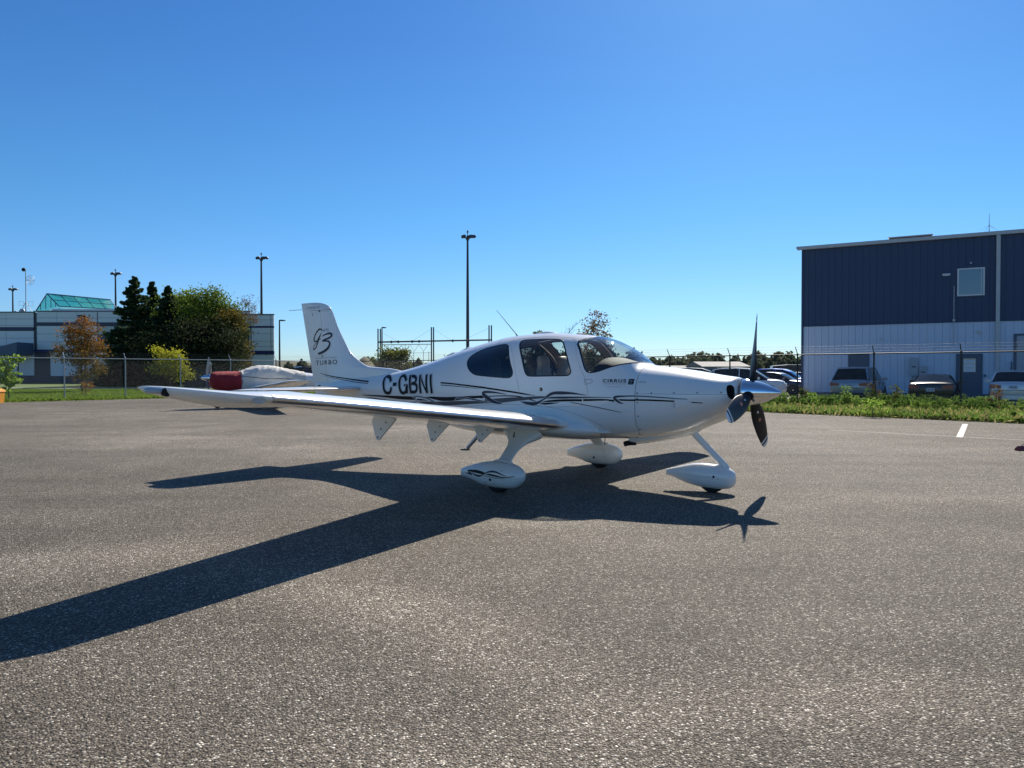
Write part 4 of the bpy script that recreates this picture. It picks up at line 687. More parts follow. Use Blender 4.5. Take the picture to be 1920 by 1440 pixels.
# lettering
def text(name, s, base, end, top, surf, mat, parent, layer=3, bold=0.0):
    cu = bpy.data.curves.new('t', 'FONT'); cu.body = s; cu.size = 1; cu.space_character = 1.25; cu.offset = bold; cu.resolution_u = 3
    o = bpy.data.objects.new('t', cu); link(o); dg = bpy.context.evaluated_depsgraph_get(); dg.update()
    me = bpy.data.meshes.new_from_object(o.evaluated_get(dg)); bpy.data.objects.remove(o)
    co = np.array([vv.co[:2] for vv in me.vertices]); mn, mx = co.min(0), co.max(0)
    b, e, t = np.array(base), np.array(end), np.array(top)
    for vv in me.vertices:
        u = (vv.co.x - mn[0]) / (mx[0] - mn[0]); w = (vv.co.y - mn[1]) / (mx[1] - mn[1]); q = b + (e - b) * u + (t - b) * w
        vv.co = (q[0], surf_y(surf, q[0], q[1], .0022 + .0007 * layer), q[1])
    me.materials.clear(); me.materials.append(mat); o = obj(name, me, parent); return o
T = D['text']
text('lettering', 'CIRRUS', *T['CIRRUS'], 'hull', M['black'], fus, bold=.025)
text('lettering', 'GENERATION THREE', *T['GENERATION THREE'], 'hull', M['slate'], fus)
text('lettering', 'CIRRUS DESIGN', *T['CIRRUS DESIGN'], 'hull', M['faint'], fus)
text('lettering', 'SR22', *T['SR22'], 'hull', M['slate'], ucowl)
text('lettering', 'TURBO', *T['f_TURBO'], 'fin', M['black'], fin, 4)
text('lettering', 'GENERATION THREE', *T['f_GEN'], 'fin', M['faint'], fin, 4)
text('lettering', 'GTS', *T['f_GTS'], 'fin', M['slate'], fin, 4)
text('lettering', 'CIRRUS', *T['f_CIRRUS'], 'fin', M['faint'], fin, 4)
b, e, t = T['BADGE']
bz = (b[1] + t[1]) / 2; bh = t[1] - b[1]
vv, ff = ribbon('hull', [(b[0], bz, bh * .8), (b[0] + .012, bz, bh), (e[0] - .012, bz, bh), (e[0], bz, bh * .8)], 3); badge = obj('badge', mesh('badge', vv, ff, M['black']), fus)
for i in range(3):
    zz = b[1] + bh * (.25 + .25 * i); vv, ff = ribbon('hull', [(b[0] + .014, zz, .006), (e[0] - .014, zz, .006)], 5); obj('badge_mark', mesh('bm', vv, ff, M['faint']), badge)

vv, ff = ribbon('hull', [(-4.3, .93, .004), (-3.7, 1.0, .004), (-3.1, 1.02, .004), (-2.6, .985, .004), (-2.25, .90, .004), (-2.02, .80, .004), (-1.96, .72, .004)], 1, step=.03)
obj('fairing_seam', mesh('fs', vv, ff, M['faint']), fus)
vv, ff = ribbon('hull', [(-3.05, 1.02, .003), (-3.05, .93, .003), (-2.8, .90, .003), (-2.8, 1.0, .003)], 1, step=.03)
for zz in (1.42, 1.30, 1.16, 1.02, .9): 
    x_ = -5.05; y_ = surf_y('hull', x_, min(zz, 1.5), 0)
    MB().lathe([(y_ - .0035, .001), (y_ - .0035, .005), (y_ + .003, .005)], (x_, 0, zz), 'y', 8).build('rivet', M['faint'], fus)
GL = [((7.9, 18.444), (10.857, 15.624), 0.045), ((12.582, 20.563), (9.878, 16.352), 0.13)]
GC = [([(4.274, 15.788), (4.895, 14.78), (5.742, 14.767), (6.818, 13.922), (7.829, 13.256), (8.673, 12.413)], 0.035, 0.02), ([(-16.08, 33.853), (-9.965, 28.84), (-4.636, 21.823), (-1.973, 17.109)], 0.03, 0.03), ([(-6.622, 28.747), (1.718, 28.113)], 0.02, 0.02), ([(7.897, 21.098), (10.232, 19.208), (12.034, 17.321)], 0.03, 0.01), ([(-2.117, 7.187), (-1.565, 7.106)], 0.012, 0.01), ([(-1.093, 12.114), (-0.457, 11.479)], 0.015, 0.01), ([(-12.855, 19.837), (-5.662, 14.553)], 0.012, 0.03)]
# ---------------------------------------------------------------- ground
def sheet(name, poly, z, mat, cuts=0):
    me = mesh(name, [(x, y, z) for x, y in poly], [tuple(range(len(poly)))], mat, smooth=False)
    if me.polygons[0].normal.z < 0: me.flip_normals()
    return tag(obj(name, me), kind='structure')
def nodes(m): m.use_nodes = True; return m.node_tree.nodes, m.node_tree.links, m.node_tree.nodes["Principled BSDF"]
SWEEPS = [(-.9, 4.7, -.75, 1.7, .42, .8), (-3.3, 5.7, .5, 1.6, .5, .5), (0.6, 7.0, -.05, 1.8, .26, .5), (.9, 3.1, .3, 1.1, .3, .5), (-5.5, 14.5, -.5, 6.0, 1.6, .45), (6.0, 8.5, .1, 4.0, .8, .3), (-12.0, 24, -.4, 12.0, 5.0, .40), (-1.5, 19.0, .1, 9.0, 2.0, .35), (3.4, 3.7, .7, 1.4, .3, .35), (9, 17, -.6, 8, 3, .25), (-.2, 2.6, -.5, .8, .22, .5)]
def asphalt():
    m = bpy.data.materials.new('exposed_aggregate_asphalt'); N, L, B = nodes(m)
    tc = N.new("ShaderNodeTexCoord")
    def noise(sc, det=4, rough=.5, vec=None, dist=0):
        n = N.new("ShaderNodeTexNoise"); n.inputs['Scale'].default_value = sc; n.inputs['Detail'].default_value = det; n.inputs['Roughness'].default_value = rough
        n.inputs['Distortion'].default_value = dist
        L.new(vec or tc.outputs['Object'], n.inputs['Vector']); return n.outputs['Fac']
    def ramp(src, stops):
        r = N.new("ShaderNodeValToRGB"); L.new(src, r.inputs[0]); e = r.color_ramp.elements
        e[0].position, e[0].color = stops[0][0], tuple(stops[0][1]) + (1,); e[1].position, e[1].color = stops[-1][0], tuple(stops[-1][1]) + (1,)
        for p, c in stops[1:-1]: k = e.new(p); k.color = tuple(c) + (1,)
        return r.outputs[0]
    def mix(f, a, b, mode='MIX'):
        x = N.new("ShaderNodeMix"); x.data_type = 'RGBA'; x.blend_type = mode
        if isinstance(f, float): x.inputs[0].default_value = f
        else: L.new(f, x.inputs[0])
        for s_, i in ((a, 6), (b, 7)):
            if isinstance(s_, tuple): x.inputs[i].default_value = s_ + (1,)
            else: L.new(s_, x.inputs[i])
        return x.outputs[2]
    def math_(op, a, b=None, c=None):
        x = N.new("ShaderNodeMath"); x.operation = op
        for i, s_ in enumerate((a, b, c)):
            if s_ is None: continue
            if isinstance(s_, (int, float)): x.inputs[i].default_value = s_
            else: L.new(s_, x.inputs[i])
        return x.outputs[0]
    # stones: two voronoi sizes in a dark binder
    v = N.new("ShaderNodeTexVoronoi"); v.inputs['Scale'].default_value = 92; L.new(tc.outputs['Object'], v.inputs['Vector'])
    v2 = N.new("ShaderNodeTexVoronoi"); v2.inputs['Scale'].default_value = 190; L.new(tc.outputs['Object'], v2.inputs['Vector'])
    sep = N.new("ShaderNodeSeparateColor"); L.new(v.outputs['Color'], sep.inputs[0]); sep2 = N.new("ShaderNodeSeparateColor"); L.new(v2.outputs['Color'], sep2.inputs[0])
    stone = ramp(sep.outputs[0], [(0, (.065, .056, .045)), (.35, (.135, .115, .09)), (.6, (.20, .174, .142)), (.80, (.29, .258, .214)), (.91, (.46, .42, .36)), (1, (.66, .62, .54))])
    fine = ramp(sep2.outputs[1], [(0, (.05, .043, .036)), (.5, (.145, .125, .10)), (.9, (.27, .238, .198)), (1, (.46, .42, .36))])
    pick = ramp(sep.outputs[2], [(.42, (0, 0, 0)), (.46, (1, 1, 1))])
    col = mix(pick, fine, stone)
    edge = ramp(v.outputs['Distance'], [(.30, (1, 1, 1)), (.62, (.55, .55, .55))]); col = mix(1.0, col, edge, 'MULTIPLY')
    # dark pits
    pit = ramp(noise(34, 2, .5), [(.27, (.12, .12, .12)), (.315, (1, 1, 1))]); col = mix(.9, col, pit, 'MULTIPLY')
    # worn and stained patches, metres across
    big = ramp(noise(.22, 5, .6, dist=.6), [(.34, (.95, .92, .88)), (.5, (1.06, 1.045, 1.01)), (.66, (1.28, 1.27, 1.24))]); col = mix(1.0, col, big, 'MULTIPLY')
    big2 = ramp(noise(.9, 4, .6), [(.35, (.9, .9, .9)), (.65, (1.1, 1.1, 1.1))]); col = mix(1.0, col, big2, 'MULTIPLY')
    mp = N.new("ShaderNodeMapping"); L.new(tc.outputs['Object'], mp.inputs['Vector']); mp.inputs['Rotation'].default_value = (0, 0, .12); mp.inputs['Scale'].default_value = (.08, 1.1, 1)
    st = ramp(noise(1.0, 4, .6, vec=mp.outputs[0]), [(.38, (.92, .92, .92)), (.62, (1.08, 1.08, 1.08))]); col = mix(1.0, col, st, 'MULTIPLY')
    # pale worn sweeps left by years of turning wheels, broken up by noise; far ones also paint in grazing sunlight
    sxy = N.new("ShaderNodeSeparateXYZ"); L.new(tc.outputs['Object'], sxy.inputs[0])
    wn_ = noise(.7, 5, .65, dist=.4); tot = None
    for (cx, cy, rot, a, b, k) in SWEEPS:
        dx = math_('SUBTRACT', sxy.outputs[0], cx); dy = math_('SUBTRACT', sxy.outputs[1], cy)
        u = math_('ADD', math_('MULTIPLY', dx, math.cos(rot) / a), math_('MULTIPLY', dy, math.sin(rot) / a))
        w = math_('ADD', math_('MULTIPLY', dx, -math.sin(rot) / b), math_('MULTIPLY', dy, math.cos(rot) / b))
        w = math_('ADD', w, math_('MULTIPLY', math_('MULTIPLY', u, u), .5))
        d2 = math_('ADD', math_('MULTIPLY', u, u), math_('MULTIPLY', w, w))
        g_ = math_('MULTIPLY', math_('EXPONENT', math_('MULTIPLY', d2, -1.0)), k * .75)
        tot = g_ if tot is None else math_('ADD', tot, g_)
    tot = math_('MULTIPLY', tot, math_('MULTIPLY', wn_, 2.0)); sw = math_('ADD', tot, 1.0)
    cc = N.new("ShaderNodeCombineColor"); [L.new(sw, cc.inputs[i]) for i in range(3)]
    col = mix(1.0, col, cc.outputs[0], 'MULTIPLY')
    L.new(col, B.inputs['Base Color']); B.inputs['Roughness'].default_value = .8; B.inputs['Specular IOR Level'].default_value = .15
    bp = N.new("ShaderNodeBump"); bp.inputs['Strength'].default_value = .9; bp.inputs['Distance'].default_value = .009
    h = math_('MULTIPLY', v.outputs['Distance'], -1.0); h = math_('ADD', h, sep.outputs[1]); L.new(h, bp.inputs['Height']); L.new(bp.outputs[0], B.inputs['Normal'])
    return m
M['asphalt'] = asphalt()
M['soil'] = pr('field_grass_soil', (.10, .115, .045), rough=.95, col2=(.16, .16, .07), vscale=.05, bump=.5, bscale=5)
M['lawn'] = pr('mown_lawn_soil', (.085, .125, .028), rough=.95, col2=(.13, .175, .04), vscale=.6, bump=.8, bscale=20)
M['weedsoil'] = pr('weedy_strip_soil', (.08, .095, .035), rough=.95, col2=(.17, .155, .07), vscale=1.2, bump=.8, bscale=12)
M['lot'] = pr('pale_parking_gravel', (.30, .27, .22), rough=.9, var=.18, vscale=1.5, bump=.4, bscale=40)
M['path'] = pr('concrete_path', (.33, .31, .28), rough=.85, var=.1, vscale=2, bump=.2, bscale=60)
M['line'] = pr('worn_white_line_paint', (.50, .49, .46), rough=.75, var=.25, vscale=14, bump=.2, bscale=120)
M['tar'] = pr('tar_joint', (.045, .04, .036), rough=.7, var=.3, vscale=10)
sheet('ground', [(-2500, -60), (2500, -60), (2500, 4000), (-2500, 4000)], -.06, M['soil'])
def fence_y(x):  # apron side
    return None
AL, AC, AR = (-48.0, 8.0), (-10.6, 50.3), (40.0, -9.0)
sheet('apron', [(-48, -40), (40, -40), AR, (14.2, 20.6), (9.0, 26.6), (-10.6, 49.2), (-19.8, 40.0), (-24.2, 35.1), AL], 0.0, M['asphalt'])
sheet('lawn', [(-48.2, 8.0), (-24.35, 35.1), (-19.95, 40.1), (-10.6, 49.5), (-9.0, 58.0), (-24, 96), (-160, 110), (-160, 8)], -.012, M['lawn'])
sheet('weedy_verge', [(40.2, -9.0), (14.35, 20.7), (9.15, 26.7), (-10.4, 49.4), (-8.4, 55.0), (2.0, 44.6), (14.0, 34.9), (18.8, 30.9), (24.0, 26.5), (52, -4)], -.008, M['weedsoil'])
sheet('parking_lot', [(-8.2, 55.2), (2.2, 44.8), (14.2, 35.1), (19.0, 31.1), (24.2, 26.7), (52, -3.8), (120, 20), (60, 110), (-14, 110)], -.02, M['lot'])
sheet('footpath', [(-60, 66), (-22, 66.5), (-16, 62), (-12.5, 57), (-10.5, 57.5), (-13.5, 63.5), (-20, 68.6), (-30, 69.3), (-60, 68.8)], .0, M['path'])
# painted lines and tar joints (flat strips on the apron)
def strip(name, pts, w, mat, z=.004, label=None):
    v = []; f = []; n = len(pts)
    for i, (x, y) in enumerate(pts):
        a = Vector(pts[min(i + 1, n - 1)]) - Vector(pts[max(i - 1, 0)]); a.normalize(); ww = w * (1 if not isinstance(w, (list, tuple)) else 1)
        v += [(x - a.y * w / 2, y + a.x * w / 2, z), (x + a.y * w / 2, y - a.x * w / 2, z)]
    for i in range(n - 1): f.append((2 * i, 2 * i + 1, 2 * i + 3, 2 * i + 2))
    me = mesh(name, v, f, mat, smooth=False)
    if me.polygons[0].normal.z < 0: me.flip_normals()
    return tag(obj(name, me), kind='structure')
def wob(a, b, n, amp):
    out = []
    for i in range(n + 1):
        t = i / n; d = Vector((b[0] - a[0], b[1] - a[1])); nn = Vector((-d.y, d.x)).normalized()
        k = amp * (random.random() - .5) * 2 if 0 < i < n else 0
        out.append((a[0] + d.x * t + nn.x * k, a[1] + d.y * t + nn.y * k))
    return out
for a, b, w in GL: strip('painted_line', [a, b], w, M['line'], .004)
for pts, w, am in GC: strip('tar_joint', sum([wob(pts[i], pts[i + 1], max(3, int(math.dist(pts[i], pts[i + 1]) / .35)), am)[: None if i == len(pts) - 2 else -1] for i in range(len(pts) - 1)], []), w, M['tar'], .003)
# ---------------------------------------------------------------- perimeter fence
M['galv'] = pr('galvanised_steel', (.42, .43, .44), rough=.5, metal=.35, var=.08, vscale=4)
M['wire'] = pr('weathered_wire', (.20, .205, .21), rough=.6, metal=.2)
def build_fence(label, pts, h=2.2, arm=1, span=3.03, post=None):
    gal = post or M['galv']
    """pts: polyline; posts every span; children: posts, rail, mesh, barbed wires"""
    x0, y0 = pts[0]; x1, y1 = pts[1]; Lx = math.dist(pts[0], pts[1]); dx, dy = (x1 - x0) / Lx, (y1 - y0) / Lx
    rz = math.atan2(dy, dx); n = int(Lx / span)
    F_ = empty('chain_link_fence', (x0, y0, 0), rz, label, 'fence')
    L_ = n * span
    pm = MB().tube([(0, 0, -.03), (0, 0, h + .02)], .034, 8).tube([(0, 0, h + .0), (0, arm * .26, h + .32)], .018, 6)
    pm = pm.lathe([(h - .02, .042), (h + .04, .042), (h + .06, .01)], (0, 0, 0), 'z', 8)
    first = pm.build('post', gal, F_, (0, 0, 0))
    for i in range(1, n + 1):
        o = first.copy(); S.collection.objects.link(o); o.parent = F_; o.location = (i * span, 0, 0)
    MB().tube([(0, 0, h - .01), (L_, 0, h - .01)], .024, 8).build('top_rail', gal, F_)
    MB().tube([(0, 0, .06), (L_, 0, .06)], .004, 4).build('bottom_wire', M['wire'], F_)
    for k in range(3):
        m = MB(); t = .34 + .33 * k; z = h + .32 * t * 1.0; yy = arm * .26 * t
        P_ = [(i * span / 2, yy, z - (.012 if i % 2 else 0)) for i in range(2 * n + 1)]
        m.tube(P_, .0032, 3, caps=False)
        for i in range(int(L_ / .13)):
            x = i * .13 + .02 * random.random(); m.add([(x, yy - .022, z - .015), (x + .008, yy + .022, z + .018), (x + .016, yy, z)], [(0, 1, 2)])
        m.build('barbed_wire', M['wire'], F_, smooth=False, fix=False)
    # diamond mesh: two families of slanting wires
    v = []; f = []; pitch = .085; r = .0015; zz0, zz1 = .03, h - .02; H_ = zz1 - zz0
    for s_ in (1, -1):
        for i in range(int((L_ + H_) / pitch)):
            a = i * pitch - (H_ if s_ == 1 else 0)
            xa, xb = (a, a + H_) if s_ == 1 else (a, a - H_)
            za, zb_ = zz0, zz1
            lo, hi = 0, L_
            def clip(xa, za, xb, zb_):
                if xa == xb: return None
                ts = sorted([(lo - xa) / (xb - xa), (hi - xa) / (xb - xa)]); t0, t1 = max(0, ts[0]), min(1, ts[1])
                if t1 <= t0: return None
                return xa + (xb - xa) * t0, za + (zb_ - za) * t0, xa + (xb - xa) * t1, za + (zb_ - za) * t1
            c = clip(xa, za, xb, zb_)
            if not c: continue
            xa, za, xb, zb2 = c; k = len(v)
            for (px_, pz_) in ((xa, za), (xb, zb2)):
                v += [(px_ - r, s_ * .003, pz_), (px_ + r, s_ * .003 - r, pz_), (px_ + r, s_ * .003 + r, pz_)]
            f += [(k, k + 1, k + 4, k + 3), (k + 1, k + 2, k + 5, k + 4), (k + 2, k, k + 3, k + 5)]
    o = obj('wire_mesh', mesh('wire_mesh', v, f, M['wire'], smooth=False), F_, (0, .036, 0)); o['kind'] = 'stuff'
    return F_
CX, CY = -11.0, 52.4
build_fence('grey chain link fence with barbed wire along the lawn behind the red covered plane', [(CX - .02, CY), (CX - .7071 * 54.6, CY - .7071 * 54.6)], arm=-1)
M['blackpost'] = pr('black_fence_metal', (.025, .027, .03), rough=.6)  # one even near-black for this fence's posts and top rail
build_fence('black posted chain link fence with barbed wire between the apron and the parked cars', [(12.2 - .7628 * 30.3, 31.7 + .6467 * 30.3), (12.2 + .7628 * 25, 31.7 - .6467 * 25)], arm=-1, post=M['blackpost'])

# ---------------------------------------------------------------- blue and grey hangar
M['navy'] = pr('navy_steel_siding', (.028, .048, .110), rough=.5, var=.05, vscale=.4, bump=.05, bscale=3)
M['lgrey'] = pr('pale_grey_steel_siding', (.56, .62, .73), rough=.5, var=.05, vscale=.5)
M['trim'] = pr('grey_eave_trim', (.50, .50, .50), rough=.45, var=.05)
M['doorgrey'] = pr('dark_grey_door', (.075, .10, .15), rough=.5)
M['overhead'] = pr('overhead_door_grey', (.40, .42, .45), rough=.5, var=.04)
M['pane'] = pr('window_pane_reflective', (.05, .09, .12), rough=.06, spec=1.0, coat=1.0)
M['whitef'] = pr('white_window_frame', (.62, .63, .64), rough=.4)
M['concrete'] = pr('foundation_concrete', (.20, .20, .20), rough=.9, var=.15, vscale=3)
M['paper'] = pr('paper_notice', (.75, .76, .78), rough=.8)
M['rust'] = pr('rusty_roof_unit', (.14, .10, .10), rough=.8, var=.3, vscale=2)
M['roofm'] = pr('bright_roof_sheet', (.62, .62, .62), rough=.3, metal=.5)
HX, HY = 17.2, 44.0
ha = math.atan2(-5.4, 9.5)
hangar = empty('hangar', (HX, HY, 0), ha, 'steel hangar with navy upper and pale grey lower walls at the right edge', 'hangar')
hangar['group'] = 'airport buildings'; del hangar['group']
Lh, Dh, Hs, Ht = 21.6, 22.0, 4.16, 8.80
# local frame: x along the front wall to the right, y into the building (away from the camera)
MB().box((.05, .06, 0), (Lh - .05, Dh, Hs)).build('lower_wall', M['lgrey'], hangar, smooth=False)
MB().box((.05, .06, Hs + .001), (Lh - .05, Dh, Ht - .03)).build('upper_wall', M['navy'], hangar, smooth=False)
MB().box((.0, .0, -.05), (Lh, .055, .28)).build('foundation', M['concrete'], hangar, smooth=False)
def rib_panel(name, z0, z1, mat, w=.36):
    # a sheet with two flat pans and a raised rib at its right edge, 12 to 30 triangles
    prof = [(0, .0), (w * .80, .0), (w * .84, -.008), (w * .93, -.008), (w * .975, .0)]
    v = [(a, b, z0) for a, b in prof] + [(a, b, z1) for a, b in prof] + [(0, .035, z0), (w * .975, .035, z0), (0, .035, z1), (w * .975, .035, z1)]
    n = 5; f = [(i, i + 1, i + 1 + n, i + n) for i in range(n - 1)] + [(10, 0, 5, 12), (4, 11, 13, 9), (5, 6, 7, 8, 9, 13, 12), (10, 11, 4, 3, 2, 1, 0)]
    m = MB(); m.v = v; m.f = f; me_o = m.build(name, mat, hangar, (0, .02, 0), smooth=False); return me_o
npan = int(Lh / .36)
doors = [(2.58, 3.55, 0.05, 2.42), (7.9, 9.0, 0.05, 2.38), (10.55, 15.6, 0.05, 3.35)]   # x0, x1, z0, z1 openings
lo = rib_panel('lower_panel', .285, Hs - .004, M['lgrey']); up = rib_panel('upper_panel', Hs + .004, Ht - .10, M['navy'])
for i in range(1, npan):
    for src in (lo, up):
        o = src.copy(); S.collection.objects.link(o); o.parent = hangar; o.location = (i * .36, .02, 0)
def hbox(name, a, b, mat, par=None): return MB().box(a, b).build(name, mat, par or hangar, smooth=False)
hbox('belt_trim', (0, -.022, Hs - .03), (Lh, .0, Hs + .03), M['navy'])
hbox('corner_trim', (-.05, -.04, 0), (.07, .10, Ht), M['navy'])
# eave: bright sheet edge with a gutter below it
hbox('eave_trim', (-.25, -.20, Ht - .13), (Lh + .2, .02, Ht + .06), M['trim'])
MB().prism([(-.34, Ht - .02), (-.25, Ht - .14), (-.25, Ht + .06), (-.30, Ht + .05)], -.25, .1).build('eave_end', M['trim'], hangar, smooth=False)
MB().add([(-.25, -.2, Ht + .062), (Lh + .2, -.2, Ht + .062), (Lh + .2, Dh / 2, Ht + .35), (-.25, Dh / 2, Ht + .35), (-.25, Dh + .2, Ht + .062), (Lh + .2, Dh + .2, Ht + .062)], [(0, 1, 2, 3), (3, 2, 5, 4), (0, 3, 4), (1, 5, 2)]).build('roof', M['roofm'], hangar, smooth=False)
# vertical downpipe post on the wall and a thin conduit
hbox('downpipe', (9.62, -.15, .0), (9.80, -.02, Ht - .13), M['trim'])
MB().tube([(7.72, -.05, 6.1), (7.72, -.05, 2.9)], .02, 6).build('conduit', M['trim'], hangar)
hbox('junction_box', (7.66, -.10, 4.2), (7.79, -.02, 4.3), M['trim'])
# upper window
wx0, wx1, wz0, wz1 = 7.88, 9.10, 5.55, 7.00
wf = hbox('window', (wx0 + .06, -.05, wz0 + .06), (wx1 - .06, -.02, wz1 - .06), M['pane'])
for a, b in (((wx0 - .02, -.09, wz0 - .02), (wx1 + .02, -.012, wz0 + .059)), ((wx0 - .02, -.09, wz1 - .059), (wx1 + .02, -.012, wz1 + .02)), ((wx0 - .02, -.088, wz0 + .06), (wx0 + .059, -.012, wz1 - .06)), ((wx1 - .059, -.088, wz0 + .06), (wx1 + .02, -.012, wz1 - .06))):
    MB().box(a, b).build('frame', M['whitef'], wf, smooth=False)
MB().box((wx1 - .16, -.085, wz0 + .06), (wx1 - .13, -.05, wz1 - .06)).build('mullion', M['whitef'], wf, smooth=False)
lt = MB().box((7.16, -.16, 6.70), (7.55, -.02, 6.78)).box((7.2, -.14, 6.66), (7.5, -.05, 6.70)).build('wall_light', M['whitef'], hangar, smooth=False)
MB().lathe([(-.02, .05), (-.10, .06), (-.14, .04), (-.15, .001)], (8.48, 0, 7.28), 'y', 12).build('round_light', M['whitef'], hangar)
for (a, b, c_, d) in ((4.12, 4.24, 3.28, 3.36), (8.78, 9.0, 3.5, 3.66)): hbox('wall_vent', (a, -.06, c_), (b, -.012, d), M['trim'])
# two doors, an overhead door, meter boxes
for k, (a, b, c_, d) in enumerate(doors[:2]):
    dr = hbox('door', (a, -.03, c_), (b, -.010, d), M['doorgrey'])
    for p, q in (((a - .06, -.05, c_), (a - .001, -.008, d + .06)), ((b + .001, -.05, c_), (b + .06, -.008, d + .06)), ((a, -.05, d + .001), (b, -.008, d + .06))): MB().box(p, q).build('frame', M['doorgrey'], dr, smooth=False)
    MB().box((a + .08, -.075, 1.0), (a + .2, -.03, 1.06)).build('handle', M['galv'], dr, smooth=False)
    if k == 1:
        MB().box((a + .28, -.036, 1.45), (b - .25, -.031, 2.18)).build('door_window', M['pane'], dr, smooth=False)
        for z in (1.47, 1.69, 1.92): MB().box((a + .30, -.041, z), (b - .27, -.037, z + .18)).build('notice', M['paper'], dr, smooth=False)
a, b, c_, d = doors[2]
for k in range(6):
    zz = c_ + (d - c_) * k / 6; hbox('door_section', (a, -.035, zz + .006), (b, -.010, zz + (d - c_) / 6 - .006), M['overhead'])
for p, q in (((a - .12, -.07, 0), (a - .001, -.008, d + .1)), ((b + .001, -.07, 0), (b + .12, -.008, d + .1)), ((a, -.07, d + .001), (b, -.008, d + .1))): hbox('door_frame', p, q, M['doorgrey'])
mb_ = hbox('meter_box', (5.63, -.25, 1.25), (6.05, -.02, 2.25), M['overhead']); MB().box((5.75, -.26, 1.7), (5.93, -.251, 1.78)).build('latch', M['doorgrey'], mb_, smooth=False)
mb_ = hbox('meter_box', (6.08, -.20, 1.1), (6.48, -.02, 1.78), M['overhead']); MB().lathe([(-.20, .10), (-.26, .09), (-.27, .001)], (6.28, 0, 1.5), 'y', 14).build('meter', M['pane'], mb_)
MB().tube([(5.8, -.06, 1.25), (5.8, -.06, .1)], .03, 6).build('conduit', M['overhead'], hangar)
MB().tube([(10.33, -.12, 2.0), (10.33, -.12, .2)], .035, 6).build('standpipe', M['doorgrey'], hangar)
hbox('lock_box', (9.12, -.08, 1.2), (9.22, -.02, 1.32), M['doorgrey'])
# things on the roof
r1 = empty('rooftop_unit', (HX + math.cos(ha) * 5.6 - math.sin(ha) * 3, HY + math.sin(ha) * 5.6 + math.cos(ha) * 3, Ht + .1), ha, 'long low dark rooftop unit standing on the hangar roof near its left end', 'air handler')
MB().box((-1.15, -.6, 0), (1.05, .8, .45)).build('housing', M['rust'], r1, smooth=False)
MB().box((-1.2, -.65, .451), (1.1, .85, .50)).build('lid', M['trim'], r1, smooth=False)
r2 = empty('rooftop_unit', (HX + math.cos(ha) * 9.3 - math.sin(ha) * 4, HY + math.sin(ha) * 9.3 + math.cos(ha) * 4, Ht + .15), ha, 'flat dark rooftop unit by the thin aerial on the hangar roof', 'air handler')
MB().box((-.9, -.5, 0), (.9, .5, .30)).build('housing', M['rust'], r2, smooth=False)
MB().box((-.94, -.54, .301), (.94, .54, .33)).build('lid', M['doorgrey'], r2, smooth=False)
am = empty('roof_aerial', (HX + math.cos(ha) * 9.4 - math.sin(ha) * 2, HY + math.sin(ha) * 9.4 + math.cos(ha) * 2, Ht + .05), ha, 'thin whip aerial with drooping radials on the hangar roof', 'aerial')
MB().tube([(0, 0, 0), (0, 0, .45), (0, 0, 1.35)], [.025, .02, .008], 6).build('mast', M['wire'], am)
for k in range(4):
    a_ = k * math.pi / 2 + .4; MB().tube([(0, 0, .72), (.42 * math.cos(a_), .42 * math.sin(a_), .45)], .007, 4).build('radial', M['wire'], am)

# ---------------------------------------------------------------- terminal building at the left
M['clad'] = pr('white_metal_cladding', (.74, .74, .76), rough=.4, var=.04, vscale=.3)
M['cladj'] = pr('cladding_joint', (.12, .13, .15), rough=.8)
M['bstripe'] = pr('blue_stripe_paint', (.025, .028, .12), rough=.4)
M['bglass'] = pr('blue_green_glazing', (.04, .09, .10), rough=.08, spec=1.0, coat=1.0)
M['sglass'] = glassmat('green_skylight_glass', (.62, .88, .84), rough=.15, ior=1.3)
M['darkbase'] = pr('dark_base_wall', (.06, .07, .09), rough=.7)
M['greyw'] = pr('slate_blue_canopy', (.10, .13, .19), rough=.6)
T_Y = 102.0
def tx(px_, Y): return (px_ - 960) / 1390.38 * Y
def tz(py_, Y): return 1.438 + (698.04 - py_) / 1390.38 * Y
term = empty('terminal_building', (tx(200, T_Y), T_Y, 0), 0, 'low white panelled terminal with blue stripes and a green glass skylight', 'building')
ox, oy = tx(200, T_Y), T_Y
def tb(name, px0, px1, py0, py1, y0, y1, mat, par=None, Y=T_Y):
    m = MB().box((tx(px0, Y) - ox, y0, max(0, tz(py1, Y))), (tx(px1, Y) - ox, y1, tz(py0, Y))); return m.build(name, mat, par or term, smooth=False)
# left block, middle block; every cladding band is a panel with a recessed joint between
tb('wall_core', -90, 64.5, 586, 740, .15, 25, M['cladj']); MB().prism([(tx(66, T_Y) - ox, .15), (tx(470, T_Y) - ox, .15), (tx(466, 120) - ox, 18), (tx(66, 120) - ox, 18)], 0, tz(586, T_Y), 'z').build('wall_core', M['cladj'], term, smooth=False)
for (x0, x1, ys) in ((-90, 64, [586, 598, 610, 613.5, None, 620.5, 634, 648, 660]), (70, 183, [584.5, 596, 604.5, None, 611, 626, 641, 655.5]), (184.5, 300, [584.5, 596, 604.5, None, 611]), (300, 470, [584.5, 596, 604.5, None, 611, 626, 641, 655.5])):
    prev = None; rows = []
    for y in ys:
        if y is None: prev = None; continue
        if prev is not None: rows.append((prev, y))
        prev = y
    for a, b in rows:
        n = 3 if x1 - x0 > 110 else 2
        for k in range(n): tb('wall_panel', x0 + (x1 - x0) * k / n + .25, x0 + (x1 - x0) * (k + 1) / n - .25, a + .35, b - .15, 0, .15, M['clad'])
tb('blue_stripe', -90, 64, 614.5, 617.8, -.06, .15, M['bstripe']); tb('blue_stripe', 64.5, 470, 606.5, 609.2, -.06, .15, M['bstripe'])
tb('blue_band', 65, 470, 656, 661, -.1, .15, M['bstripe'])
